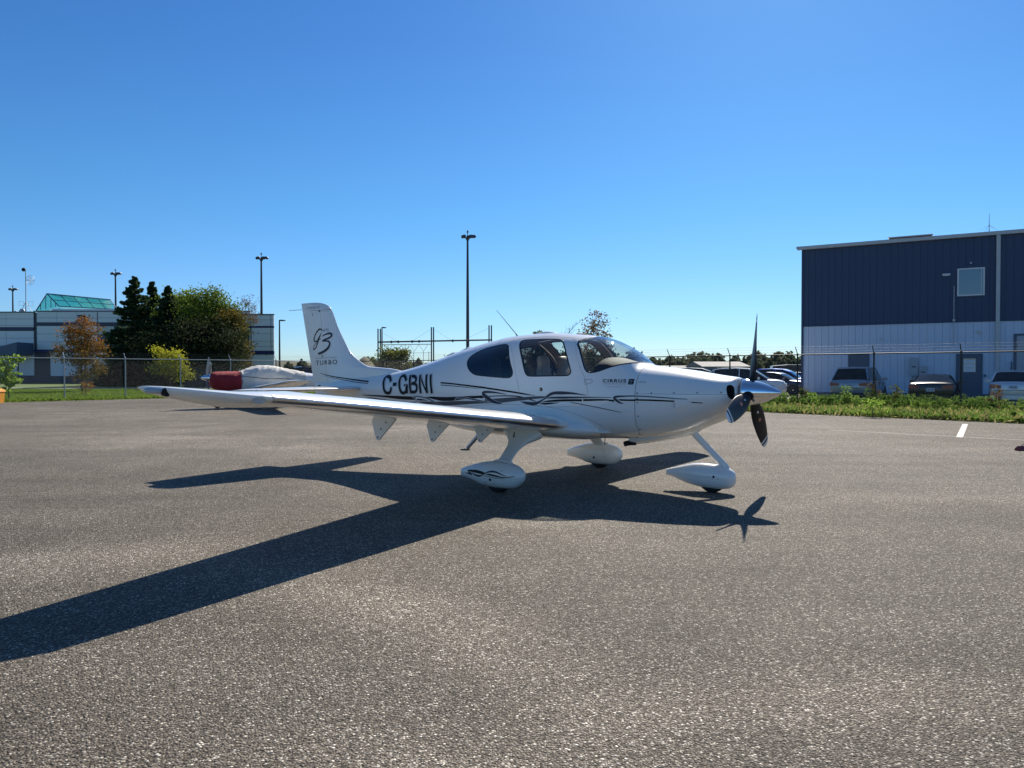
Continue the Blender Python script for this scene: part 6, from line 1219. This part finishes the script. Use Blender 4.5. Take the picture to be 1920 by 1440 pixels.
# ---------------------------------------------------------------- far tree line, hills
def treeline(name, x0, x1, Y, h, n, mat, leaf, label, seed, depth=14):
    g = np.random.default_rng(seed); P_ = []; x = x0; T_ = []
    for i in range(n):
        cx = g.uniform(x0, x1); cy = Y + g.uniform(-depth, depth); hh = h * g.uniform(.55, 1.08) * (1.0 + .15 * math.sin(cx * .07)); ww = hh * g.uniform(.45, .8)
        k = 420; d = g.normal(size=(k, 3)); d /= np.linalg.norm(d, axis=1)[:, None]; d *= (g.random((k, 1)) ** .4)
        lob = 1 + .25 * np.sin(d[:, :1] * 7 + cx) * np.cos(d[:, 2:3] * 6 + cy)
        c = d * lob * np.array([ww / 2, ww / 2, hh * .5]) + np.array([cx, cy, hh * .5]); P_.append(c); T_.append(np.full(k, g.random()) * .7 + g.random(k) * .3)
    P_ = np.concatenate(P_); P_ = P_[P_[:, 2] > 0] if True else P_
    T_ = np.concatenate(T_)[:len(P_)]
    return tag(obj(name, leaves_mesh(name, P_, leaf, mat, T_)), label, 'trees', kind='stuff')
treeline('distant_treeline', 10, 190, 330, 9.2, 120, LM['far'], 1.5, 'far line of trees with haze in their leaf colour beyond the parked cars', 3)
treeline('distant_treeline', -110, 10, 360, 7.6, 60, LM['far'], 1.5, 'low far tree line left of the cabin of the white aeroplane', 5)
treeline('distant_treeline', 15, 85, 190, 6.3, 34, LM['far'], .8, 'nearer scattered trees above the roofs of the parked cars', 7, 10)
M['mound'] = pr('brown_earth_mound', (.13, .12, .075), rough=.95, var=.3, vscale=.4, bump=.8, bscale=3)
def mound(name, cx, cy, w, d, h, seed):
    n = 24; v = []; f = []
    for j in range(n + 1):
        for i in range(n + 1):
            u, w_ = i / n * 2 - 1, j / n * 2 - 1; r = min(1, math.hypot(u, w_)); z = h * (math.cos(math.pi * r) * .5 + .5) * (1 + .12 * math.sin(u * 9 + seed) * math.cos(w_ * 7))
            v.append((cx + u * w, cy + w_ * d, z - .07))
    for j in range(n):
        for i in range(n): f.append((j * (n + 1) + i, j * (n + 1) + i + 1, (j + 1) * (n + 1) + i + 1, (j + 1) * (n + 1) + i))
    return tag(obj(name, mesh(name, v, f, M['mound'])), kind='structure')
mound('mound', tx(682, 95), 95, 4.2, 7, 3.2, 1)
mound('hill', -190, 620, 190, 60, 11, 3)
# ---------------------------------------------------------------- grass and weeds
def inpoly(P_, poly):
    x, y = P_[:, 0], P_[:, 1]; c = np.zeros(len(P_), bool); n = len(poly); j = n - 1
    for i in range(n):
        xi, yi = poly[i]; xj, yj = poly[j]; c ^= ((yi > y) != (yj > y)) & (x < (xj - xi) * (y - yi) / (yj - yi + 1e-12) + xi); j = i
    return c
def blades(name, poly, n, size, mat, z0, label, seed, up=1.6, patch=None, hfun=None):
    g = np.random.default_rng(seed); P_ = np.array(poly); lo, hi = P_.min(0), P_.max(0); q = g.uniform(lo, hi, size=(n * 3, 2)); q = q[inpoly(q, poly)][:n]
    h = g.uniform(.5, 1.4, len(q)) * size
    pt = np.sin(q[:, 0] * .9 + 1.3 * np.sin(q[:, 1] * .7)) * np.cos(q[:, 1] * .8) * .25 + .5
    C = np.column_stack([q, z0 + h * .45]); return tag(obj(name, leaves_mesh(name, C, h, mat, pt * .6 + g.random(len(q)) * .45, up=up, elong=1.15, wid=.17)), label, 'grass', kind='stuff')
blades('lawn_grass', [(-30, 28.2), (-24.4, 35.2), (-20.0, 40.2), (-10.6, 49.7), (-9.6, 56), (-24, 62), (-46, 62), (-44, 34)], 110000, .11, LM['grass'], -.012, 'mown green grass of the lawn behind the apron', 3, up=.9)
edge = [(-24.4, 35.0), (-19.9, 40.0), (-10.6, 49.3), (-10.7, 49.9), (-20.2, 40.6), (-24.7, 35.6)]
blades('lawn_fringe', edge, 14000, .17, LM['grass'], -.01, 'rough grass fringe where the lawn meets the apron', 4, up=1.2)
verge = [(9.05, 26.8), (14.3, 20.8), (18.0, 16.6), (26.0, 20.0), (18.8, 30.6), (14.0, 34.7), (6.0, 41.5), (-4.0, 50.0), (-8.0, 47.0)]
blades('verge_grass', verge, 120000, .17, LM['weed'], -.008, 'bright rough grass on the verge between the apron and the fence', 5, up=1.1)
vedge = [(8.9, 26.7), (14.2, 20.6), (18.0, 16.3), (19.2, 17.0), (14.9, 21.6), (9.6, 27.8), (0, 38.5), (-8, 47.5), (-9, 47)]
blades('dry_grass', vedge, 16000, .15, LM['dry'], -.008, 'yellowish dry grass fringe along the apron edge of the verge', 15, up=1.3)
blades('dry_grass', verge, 14000, .22, LM['dry'], -.008, 'straw coloured blades scattered through the verge', 16, up=1.3)
# weeds: leafy tufts with their own stalks, thicker and taller near the fence
g = np.random.default_rng(11); q = g.uniform([-8, 17], [27, 50], size=(9000, 2)); q = q[inpoly(q, verge)]
a_, b_ = np.array([12.2, 31.7]), np.array([.7628, -.6467]); nn_ = np.array([.6467, .7628])
dist = np.abs((q - a_) @ nn_); keep = g.random(len(q)) < np.clip(1.15 - dist / 3.2, .10, 1); q = q[keep][:1500]; dist = np.abs((q - a_) @ nn_)
C = []; D_ = []; T_ = []; S_ = []
for (x, y), d in zip(q, dist):
    hh = g.uniform(.22, .60) * np.clip(1.25 - d / 3.5, .35, 1.0) * (1.0 + (g.random() > .95) * .5); k = int(60 + 150 * hh); r = hh * .42
    u = g.random(k) ** .8; aa = g.uniform(0, 6.283, k); rr = r * np.sqrt(g.random(k)) * (1.1 - .5 * u)
    C.append(np.column_stack([x + rr * np.cos(aa), y + rr * np.sin(aa), hh * u])); D_.append(np.column_stack([np.cos(aa), np.sin(aa), np.full(k, .5)])); T_.append(g.random() ** 1.6 * .7 + g.random(k) * .22 + u * .12); S_.append(np.full(k, g.uniform(.03, .075)))
tag(obj('weeds', leaves_mesh('weeds', np.concatenate(C), np.concatenate(S_), LM['weed'], np.concatenate(T_), dirs=np.concatenate(D_))), 'knee high green weeds growing thickly along the fence in front of the parked cars', 'weeds', kind='stuff')
# a few taller stalks that stand in front of the cars and one bright tuft by the kerb
for (px_, Y, h_, w_, lab, mt, sd_) in ((1640, 29.3, 1.15, .62, 'tall brownish weed in front of the tail of the grey SUV', 'brown', 61), (1681, 29.0, 1.0, .5, 'tall green weed between the grey SUV and the black coupe', 'bush', 62), (1868, 26.6, 1.0, .62, 'tall brownish weed in front of the silver hatchback', 'brown', 63),
                                   (1636, 23.6, .52, 1.05, 'bright green leafy tuft at the edge of the apron', 'sapling', 64), (1505, 31.0, .9, .5, 'thin weed at the foot of the fence near the hangar corner', 'bush', 65)):
    broadleaf('tall_weed', px_, Y, h_, w_, LM[mt], lab, 'weed', n=420, leaf=.06, clumps=26, seed=sd_, bottom=.02, trunk=.012, tipw=.5, twigs=6)
for (x, y) in ((12.0, 31.0), (-2, 44)): pass
# ---------------------------------------------------------------- cars
def carpaint(n, c, metal=.3): return pr(n, c, rough=.32, metal=metal, coat=.6)
M['cglass'] = pr('dark_car_glass', (.010, .012, .015), rough=.06, spec=.45)
M['tail'] = pr('red_tail_lamp', (.22, .012, .012), rough=.2, coat=1.0)
M['head'] = pr('clear_head_lamp', (.55, .56, .58), rough=.1, coat=1.0)
M['trimb'] = pr('black_plastic_trim', (.02, .02, .022), rough=.6)
M['plate'] = pr('licence_plate_white', (.60, .62, .66), rough=.4)
M['rim'] = pr('alloy_rim', (.45, .46, .47), rough=.3, metal=.8)
KIND = { # stations: x from the rear, z bottom, z belt, z roof (None outside the cabin), half width at belt, half width at the roof
 'suv': dict(L=4.55, W=.92, st=[(0, .42, .95, None, .80, 0), (.04, .34, 1.00, None, .86, 0), (.20, .26, 1.06, 1.12, .89, .80), (.55, .22, 1.06, 1.60, .91, .66), (.95, .22, 1.05, 1.68, .92, .68), (1.8, .22, 1.03, 1.70, .92, .70), (2.5, .22, 1.01, 1.66, .92, .68), (2.95, .22, 1.0, 1.50, .92, .66), (3.55, .22, 1.0, 1.08, .91, .76), (3.62, .22, 1.02, None, .90, 0), (4.1, .24, .98, None, .87, 0), (4.40, .28, .90, None, .80, 0), (4.53, .34, .74, None, .68, 0), (4.55, .42, .66, None, .60, 0)], wx=(.85, 3.65), wr=.34),
 'sedan': dict(L=4.6, W=.90, st=[(0, .42, .86, None, .74, 0), (.05, .32, .95, None, .82, 0), (.35, .24, 1.00, None, .87, 0), (.70, .20, .99, 1.02, .89, .74), (1.35, .20, .96, 1.38, .90, .60), (1.9, .20, .95, 1.45, .90, .62), (2.5, .20, .93, 1.42, .90, .61), (2.8, .20, .92, 1.34, .90, .60), (3.45, .20, .92, .96, .89, .72), (3.5, .20, .93, None, .88, 0), (4.1, .22, .87, None, .85, 0), (4.45, .26, .76, None, .76, 0), (4.6, .34, .62, None, .58, 0)], wx=(.90, 3.75), wr=.33),
 'hatch': dict(L=4.2, W=.88, st=[(0, .42, .90, None, .76, 0), (.04, .32, .98, None, .82, 0), (.16, .24, 1.02, 1.06, .85, .76), (.60, .20, 1.01, 1.44, .88, .62), (1.1, .20, .99, 1.52, .88, .64), (1.8, .20, .97, 1.52, .88, .64), (2.3, .20, .96, 1.46, .88, .63), (2.6, .20, .95, 1.38, .88, .62), (3.2, .20, .95, .99, .87, .72), (3.25, .20, .96, None, .86, 0), (3.8, .22, .88, None, .83, 0), (4.08, .26, .76, None, .74, 0), (4.2, .34, .62, None, .58, 0)], wx=(.75, 3.4), wr=.32),
 'coupe': dict(L=4.3, W=.90, st=[(0, .42, .84, None, .74, 0), (.05, .30, .95, None, .82, 0), (.45, .22, 1.0, None, .87, 0), (.85, .18, .97, 1.0, .88, .72), (1.5, .18, .93, 1.30, .88, .60), (1.9, .18, .92, 1.36, .88, .60), (2.3, .18, .90, 1.32, .88, .58), (2.95, .18, .90, .94, .88, .72), (3.0, .18, .91, None, .87, 0), (3.8, .20, .82, None, .84, 0), (4.15, .26, .70, None, .74, 0), (4.3, .34, .58, None, .58, 0)], wx=(.80, 3.45), wr=.33),
 'van': dict(L=5.4, W=1.0, st=[(0, .50, 1.2, None, .90, 0), (.05, .40, 1.25, 1.30, .94, .90), (.12, .35, 1.25, 2.05, .97, .86), (1.5, .32, 1.25, 2.15, 1.0, .88), (3.4, .32, 1.25, 2.15, 1.0, .88), (3.9, .32, 1.2, 2.0, 1.0, .85), (4.6, .32, 1.12, 1.2, .98, .84), (4.65, .32, 1.14, None, .97, 0), (5.2, .36, 1.0, None, .92, 0), (5.4, .44, .80, None, .80, 0)], wx=(1.0, 4.4), wr=.36),
 'pickup': dict(L=5.6, W=.98, st=[(0, .60, 1.12, None, .90, 0), (.04, .50, 1.18, None, .94, 0), (1.6, .42, 1.18, None, .97, 0), (1.72, .42, 1.18, 1.22, .97, .80), (1.95, .40, 1.18, 1.82, .98, .70), (2.6, .40, 1.18, 1.90, .98, .72), (3.3, .40, 1.17, 1.84, .98, .70), (3.95, .40, 1.16, 1.22, .97, .82), (4.0, .40, 1.18, None, .96, 0), (5.1, .42, 1.14, None, .95, 0), (5.5, .48, 1.05, None, .90, 0), (5.6, .55, .9, None, .84, 0)], wx=(1.0, 4.6), wr=.40),
}
def make_car(kind, X, Y, head, paint, label, cat, group=None, plate=None, detail=True, rearplate=True):
    K = KIND[kind]; L_ = K['L']; root = empty('parked_car', (X, Y, 0), head, label, cat, group or 'cars parked beyond the fence')
    st = K['st']; A = np.array([[s[0], s[1], s[2], s[3] if s[3] is not None else s[2] + .02, s[4], s[5] if s[3] is not None else s[4] * .86] for s in st], float)
    cabin = [s[3] is not None for s in st]
    bv = []; bf = []; gv = []; gf = []
    # body ring: floor, sill, bulge, shoulder, belt and, outside the cabin, the deck
    def ring(a):
        x, zb_, zt, zr, w, wr = a; zmid = zb_ + (zt - zb_) * .45
        half = [(.0, zb_), (w * .80, zb_), (w * .955, zb_ + .10), (w, zmid), (w * .985, zt - .10), (w * .945, zt - .02), (w * .90, zt)]
        top = [(w * .6, zt + .025), (0, zt + .035)]
        h = half + top
        return [(x - L_ / 2, y, z) for y, z in h] + [(x - L_ / 2, -y, z) for y, z in reversed(h[1:-1])]
    rings = [ring(a) for a in dense(A.tolist(), 3)] if False else [ring(a) for a in A]
    # smooth in x by resampling the lower body
    fs = [pchip(A[:, 0], A[:, j]) for j in range(6)]
    xs = sorted(set(list(np.linspace(0, L_, 36)) + [.04])); rings = [ring([x] + [float(fs[j](x)) for j in range(1, 6)]) for x in xs]
    N = len(rings[0]); bv = [p for r in rings for p in r]
    bf = [(i * N + k, i * N + (k + 1) % N, (i + 1) * N + (k + 1) % N, (i + 1) * N + k) for i in range(len(rings) - 1) for k in range(N)] + [tuple(range(N)), tuple(range((len(rings) - 1) * N, len(rings) * N))]
    m = MB(); m.v = bv; m.f = bf; body = m.build('body', paint, root, angle=45)
    # wheel arches as dark recesses, wheels
    for wx in K['wx']:
        for s in (-1, 1):
            y = s * (K['W'] - .02)
            MB().lathe([(y - s * .12, K['wr'] + .055), (y + s * .008, K['wr'] + .05), (y + s * .009, .02)], (wx - L_ / 2, 0, K['wr']), 'y', 20).build('wheel_arch', M['trimb'], body)
            w = MB().lathe([(y - s * .18, K['wr'] * .6), (y - s * .18, K['wr']), (y + s * .01, K['wr']), (y + s * .028, K['wr'] * .93), (y + s * .028, K['wr'] * .68)], (wx - L_ / 2, 0, K['wr']), 'y', 20).build('wheel', M['rubber'], root)
            mm = MB().lathe([(y + s * .012, K['wr'] * .66), (y + s * .030, K['wr'] * .62), (y + s * .016, K['wr'] * .52), (y + s * .016, .05), (y + s * .034, .04), (y + s * .034, .001)], (wx - L_ / 2, 0, K['wr']), 'y', 20).build('rim', M['rim'], w)
    # greenhouse: glass faces with painted roof and pillars
    ci = [i for i, c in enumerate(cabin) if c]; G = A[ci]
    def gring(a):
        x, zb_, zt, zr, w, wr = a; return [(w * .93, zt - .03), (w * .93 * .55 + wr * .45, zt + (zr - zt) * .5), (wr, zr - .035 if zr - zt > .15 else zr - .005), (wr * .78, zr)]
    gl = [gring(a) for a in G]; xs_ = [a[0] - L_ / 2 for a in G]; n = len(G)
    side = MB(); roof = MB(); ends = MB()
    roofi = [i for i in range(n) if G[i][3] > max(G[:, 3]) - .24]; r0, r1 = roofi[0], roofi[-1]
    for s in (-1, 1):
        v = [(x, s * y, z) for x, r in zip(xs_, gl) for (y, z) in r[:3]]
        f = [(i * 3 + k, i * 3 + k + 1, (i + 1) * 3 + k + 1, (i + 1) * 3 + k) for i in range(n - 1) for k in range(2)]
        side.add(v, f)
    side.build('side_window', M['cglass'], root, angle=40, fix=False)
    def band(i0, i1, mb):
        v = []; f = []
        for i in range(i0, i1 + 1):
            r = gl[i]; hh = [(r[2][0], r[2][1]), (r[3][0], r[3][1]), (0, r[3][1] + .012)]
            v += [(xs_[i], y, z) for y, z in hh] + [(xs_[i], -y, z) for y, z in reversed(hh[:-1])]
        f = [(i * 5 + k, i * 5 + k + 1, (i + 1) * 5 + k + 1, (i + 1) * 5 + k) for i in range(i1 - i0) for k in range(4)]; mb.add(v, f)
    band(r0, r1, roof); rf = roof.build('roof', paint, root, angle=60, fix=False)
    e1 = MB(); band(0, r0, e1); e1.build('rear_window', M['cglass'], root, fix=False); e2 = MB(); band(r1, n - 1, e2); e2.build('windshield', M['cglass'], root, fix=False)
    # pillars and roof rails: thin painted strips lying on the glass
    def pil(i, t, name='pillar', r=.028):
        for s in (-1, 1):
            a, b = gl[i], gl[min(i + 1, n - 1)]; q = [(xs_[i] + (xs_[min(i + 1, n - 1)] - xs_[i]) * t, s * ((a[k][0] * (1 - t) + b[k][0] * t) + .004), a[k][1] * (1 - t) + b[k][1] * t) for k in range(3)]
            MB().tube(q, r, 5).build(name, paint, rf)
    mid = (r0 + r1) // 2
    for i, t in ((mid, .3), (r0, .15)): pil(i, t)
    for s in (-1, 1):
        MB().tube([(x, s * r[2][0], r[2][1]) for x, r in zip(xs_, gl)], .030, 5).build('roof_rail', paint, rf)
        # door seams and handles
        if detail:
            for wx in (K['wx'][0] + .55, L_ * .5, K['wx'][1] - .52):
                MB().box((wx - L_ / 2 - .004, s * (K['W'] * .93), .42), (wx - L_ / 2 + .004, s * (K['W'] + .002), .95)).build('door_seam', M['trimb'], body, smooth=False)
        MB().box((K['wx'][1] - .62 - L_ / 2, s * (K['W'] * .96), A[n - 1][2] + .02), (K['wx'][1] - .5 - L_ / 2, s * (K['W'] + .18), A[n - 1][2] + .16)).build('mirror', paint, root, smooth=False)
    # rear: lamps, bumper, plate; front: lamps, grille
    zt = A[1][2]
    for s in (-1, 1):
        ys = sorted((s * K['W'] * .48, s * K['W'] * .93))
        m = MB().prism([(ys[0], zt - .20), (ys[1], zt - .22), (ys[1], zt - .04), (ys[0], zt - .09)] if s > 0 else [(ys[0], zt - .22), (ys[1], zt - .20), (ys[1], zt - .09), (ys[0], zt - .04)], -L_ / 2 - .012, -L_ / 2 + .10, 'x')
        m.build('tail_lamp', M['tail'], root, smooth=False)
        zf = A[-2][2]
        MB().prism([(s * K['W'] * .45, zf - .10), (s * K['W'] * .86, zf - .06), (s * K['W'] * .88, zf + .05), (s * K['W'] * .5, zf - .0)], L_ / 2 - .26, L_ / 2 - .02, 'x').build('headlight', M['head'], root, smooth=False)
    MB().prism([(-K['W'] * .82, .30), (K['W'] * .82, .30), (K['W'] * .88, .46), (-K['W'] * .88, .46)], -L_ / 2 - .05, -L_ / 2 + .12, 'x').build('bumper', M['trimb'] if kind in ('suv', 'van', 'pickup') else paint, root, smooth=False)
    MB().prism([(-K['W'] * .45, A[-2][2] - .24), (K['W'] * .45, A[-2][2] - .24), (K['W'] * .40, A[-2][2] - .09), (-K['W'] * .40, A[-2][2] - .09)], L_ / 2 - .12, L_ / 2 + .01, 'x').build('grille', M['trimb'], root, smooth=False)
    if rearplate:
        zp = .62 if kind in ('sedan', 'coupe') else .74
        pl = MB().box((-L_ / 2 - .028, -.155, zp), (-L_ / 2 - .004, .155, zp + .15)).build('licence_plate', M['plate'], root, smooth=False)
        for y0 in (-.11, -.07, -.03, .03, .07, .105): MB().box((-L_ / 2 - .031, y0 - .011, zp + .045), (-L_ / 2 - .0285, y0 + .011, zp + .11)).build('plate_mark', M['bstripe'], pl, smooth=False)
        MB().box((-L_ / 2 - .016, -.42, zp - .06), (-L_ / 2 - .002, .42, zp - .04)).build('tailgate_crease', M['trimb'], root, smooth=False)
    MB().prism([(0, 0), (.10, 0), (.03, .055)], -.01, .01).build('aerial_fin', paint, rf, (xs_[r0] + .15, 0, max(G[:, 3]) - .02), smooth=False)
    return root
P1 = carpaint('metallic_grey_car_paint', (.34, .36, .39), .5); P2 = carpaint('black_car_paint', (.008, .008, .010), .1); P3 = carpaint('silver_car_paint', (.62, .64, .68), .4)
P4 = carpaint('white_car_paint', (.72, .74, .76), .0); P5 = carpaint('blue_car_paint', (.03, .20, .85), .1); P6 = carpaint('dark_red_brown_car_paint', (.035, .010, .012), .2); P7 = carpaint('navy_car_paint', (.015, .025, .06), .3)
def place(px_, Y, kind, deg, paint, label, cat, **k):
    """deg: compass heading of the car's nose from straight away (+Y), clockwise"""
    L_ = KIND[kind]['L']; X = tx(px_, Y); a = math.radians(90 - deg); return make_car(kind, X, Y, a, paint, label, cat, **k)
place(1612, 37.2, 'suv', 37, P1, 'metallic grey SUV parked nose in to the hangar, seen from behind', 'SUV')
place(1753, 33.4, 'coupe', 34, P2, 'black coupe parked between the grey SUV and the silver hatchback', 'car')
place(1900, 32.6, 'hatch', 34, P3, 'silver hatchback with red tail lamps at the right edge', 'car')
place(1397, 43.0, 'suv', 112, P4, 'white SUV side on behind the propeller of the white aeroplane', 'SUV', rearplate=False)
place(1455, 47.5, 'sedan', 132, P7, 'navy sedan with its nose in front of the bright blue car', 'car', rearplate=False)
place(1466, 53.0, 'suv', 124, P5, 'bright blue SUV behind the navy sedan', 'SUV', rearplate=False)
place(1500, 70.0, 'van', 100, P2, 'black van standing farthest back beside the hangar corner', 'van', rearplate=False)
place(1502, 60.0, 'sedan', 115, P7, 'dark blue sedan half hidden by the hangar corner', 'car', rearplate=False)
place(1310, 43.5, 'suv', 108, P6, 'dark red brown SUV showing above the nose of the white aeroplane', 'SUV', rearplate=False)
place(1350, 49.5, 'sedan', 120, P2, 'black sedan low between the dark red SUV and the white SUV', 'car', rearplate=False)
place(1288, 40.5, 'sedan', 110, P4, 'white sedan whose roof just clears the cowling of the white aeroplane', 'car', rearplate=False)
place(569, 60, 'pickup', 60, P7, 'dark blue pickup truck behind the tail fin of the white aeroplane', 'pickup')
place(541, 62, 'hatch', 75, P4, 'white hatchback left of the dark blue pickup', 'car')
# low pale sheds far behind the parked cars
M['shed'] = pr('pale_shed_wall', (.26, .27, .28), rough=.8, var=.08); M['shedroof'] = pr('weathered_shed_roof', (.20, .19, .18), rough=.8)
def shed(px0, px1, Y, zw, zr, label):
    X0, X1 = tx(px0, Y), tx(px1, Y); s = empty('distant_shed', ((X0 + X1) / 2, Y, 0), 0, label, 'building'); w = (X1 - X0) / 2
    MB().box((-w, 0, -.05), (w, 14, zw)).build('wall', M['shed'], s, smooth=False)
    MB().prism([(-.6, zw + .01), (7, zr), (14.6, zw + .01)], -w - .3, w + .3, 'x').build('roof', M['shedroof'], s, smooth=False)
    for i in range(3): MB().box((-w * .8 + i * w * .6, -.12, 0), (-w * .8 + i * w * .6 + w * .35, -.02, zw * .8)).build('door', M['doorgrey'], s, smooth=False)
shed(1318, 1404, 150, 2.6, 3.7, 'long low pale shed far beyond the parked cars')
shed(1225, 1300, 165, 2.2, 3.0, 'smaller pale shed far beyond the parked cars')

# ---------------------------------------------------------------- the covered aeroplane behind
M['redcov'] = pr('red_cowl_cover', (.26, .016, .022), rough=.85, var=.15, vscale=3, bump=.5, bscale=6)
M['cloth'] = pr('off_white_canopy_cover', (.62, .60, .54), rough=.85, var=.06, vscale=2, bump=.8, bscale=7)
HS2 = [(0.0, 1.28, 1.16, .06, 1.22), (-.02, 1.34, 1.0, .34, 1.2), (-.06, 1.38, .88, .44, 1.15), (-.25, 1.43, .76, .50, 1.1), (-.55, 1.44, .62, .55, 1.03), (-.95, 1.45, .56, .58, 1.01), (-1.15, 1.47, .56, .58, 1.01), (-1.5, 1.60, .57, .58, 1.02), (-1.9, 1.70, .57, .59, 1.02),
       (-2.3, 1.70, .56, .59, 1.02), (-2.8, 1.62, .57, .57, 1.02), (-3.3, 1.52, .60, .50, 1.03), (-3.8, 1.43, .66, .42, 1.06), (-4.5, 1.36, .78, .30, 1.1), (-5.3, 1.34, .92, .19, 1.13), (-6.3, 1.30, 1.05, .07, 1.18)]
_h2 = [pchip([s[0] for s in HS2], [s[k] for s in HS2]) for k in range(1, 5)]
YAW2 = math.pi + math.radians(33); N2 = (tx(393, 29.5), 29.5)
cp = empty('covered_aeroplane', (N2[0] - math.cos(YAW2) * 2.2, N2[1] - math.sin(YAW2) * 2.2, 0), YAW2, 'low wing aeroplane under a red cowl cover and off-white canopy cover behind the white one', 'aeroplane')
def hull2(x0, x1, grow, wr, n=56, step=.05, seed=2, lowcut=None):
    R = np.random.default_rng(seed); xs = np.arange(x0, x1 - 1e-6, -step) if x0 > x1 else []; v = []; f = []
    for x in xs:
        zt, zb_, w, zm = [float(h(x)) for h in _h2]
        for k in range(n):
            a = 2 * math.pi * k / n; c, s = math.cos(a), math.sin(a); h = (zt - zm) if s >= 0 else (zm - zb_)
            gr = grow + wr * (math.sin(x * 23 + 5 * math.sin(a * 3 + x * 4)) * .5 + math.sin(a * 17 + x * 9) * .35)
            e = 2.4; v.append((x + 2.2 - .0, (w + gr) * math.copysign(abs(c) ** (2 / e), c), zm + (h + gr) * math.copysign(abs(s) ** (2 / e), s)))
    for i in range(len(xs) - 1):
        for k in range(n): f.append((i * n + k, i * n + (k + 1) % n, (i + 1) * n + (k + 1) % n, (i + 1) * n + k))
    f.append(tuple(range(n))); f.append(tuple(range((len(xs) - 1) * n, len(xs) * n))); m = MB(); m.v = v; m.f = f; return m
hull2(-.12, -6.35, 0, 0).build('fuselage', M['paint'], cp, angle=50)
hull2(.0, -1.13, .03, .012).build('cowl_cover', M['redcov'], cp, angle=60)
hull2(-1.10, -3.75, .022, .017, seed=4).build('canopy_cover', M['cloth'], cp, angle=60)
MB().tube([(2.2 - 1.13, y, z) for y, z in [(.60 * math.cos(t), 1.05 + .50 * math.sin(t)) for t in [math.pi * i / 16 - .4 for i in range(20)]]], .012, 5).build('cover_strap', M['rubber'], cp)
MB().tube([(2.2 - 1.15, .60, 1.28), (2.2 - 2.0, .62, 1.18), (2.2 - 2.9, .60, 1.16), (2.2 - 3.5, .50, 1.1)], .010, 5).build('cover_strap', M['rubber'], cp)
MB().tube([(2.2 - 1.15, -.60, 1.28), (2.2 - 2.0, -.62, 1.18), (2.2 - 2.9, -.60, 1.16), (2.2 - 3.5, -.50, 1.1)], .010, 5).build('cover_strap', M['rubber'], cp)
MB().lathe([(.03, .15), (.05, .16), (.12, .15), (.22, .115), (.32, .065), (.37, .03), (.39, .001)], (2.2 - .05, 0, 1.22), 'x', 32).build('spinner', M['chrome'], cp)
for k in range(3):
    a = -1.62 + k * 2.094; st = []
    for (r, c, p_, t) in ((.10, .09, 60, .03), (.2, .13, 50, .022), (.4, .16, 36, .015), (.6, .15, 28, .011), (.8, .12, 22, .008), (.88, .08, 20, .006), (.91, .03, 20, .003)): st.append(blade_sec(r, c, p_, t))
    m = MB(); n = len(st[0]); m.v = [p for r in st for p in r]; m.f = [(i * n + j, i * n + (j + 1) % n, (i + 1) * n + (j + 1) % n, (i + 1) * n + j) for i in range(len(st) - 1) for j in range(n)] + [tuple(range(n)), tuple(range((len(st) - 1) * n, len(st) * n))]
    c_, s_ = math.cos(a), math.sin(a); m.v = [(x + 2.2 + .10, y * c_ + z * s_, 1.22 + z * c_ - y * s_) for x, y, z in m.v]; m.build('propeller_blade', M['galv'], cp, angle=60)
W2 = [(.35, .85, -.75, .78, .10), (1.0, .72, -.72, .82, .095), (2.5, .66, -.56, .92, .08), (4.2, .60, -.36, 1.05, .062), (5.0, .52, -.30, 1.12, .045), (5.2, .40, -.25, 1.14, .02)]
for s in (-1, 1):
    wing_mesh(dense(W2, 3), s, 0, 1).build('wing', M['paint'], cp, angle=60)
    wing_mesh([(.05, -3.55, -4.15, 1.2, .035), (1.4, -3.62, -4.1, 1.2, .028), (1.6, -3.75, -4.08, 1.2, .01)], s, 0, 1, 12).build('tailplane', M['paint'], cp, angle=60)
    MB().tube([(.1, s * 1.5, .80), (.0, s * 1.55, .35)], .03, 8).build('gear_leg', M['paint'], cp)
    MB().lathe([(s * 1.55 - .07, .08), (s * 1.55 - .07, .17), (s * 1.55, .19), (s * 1.55 + .07, .17), (s * 1.55 + .07, .08)], (0, 0, .19), 'y', 24).build('wheel', M['rubber'], cp)
MB().tube([(1.75, 0, .75), (1.9, 0, .2)], .03, 8).build('gear_leg', M['paint'], cp); MB().lathe([(-.06, .08), (-.06, .15), (0, .17), (.06, .15), (.06, .08)], (1.9, 0, .17), 'y', 24).build('wheel', M['rubber'], cp)
MB().prism([(-3.3, 1.26), (-3.8, 1.84), (-4.12, 1.86), (-4.15, 1.2)], -.035, .035).build('tail_fin', M['paint'], cp, smooth=False)
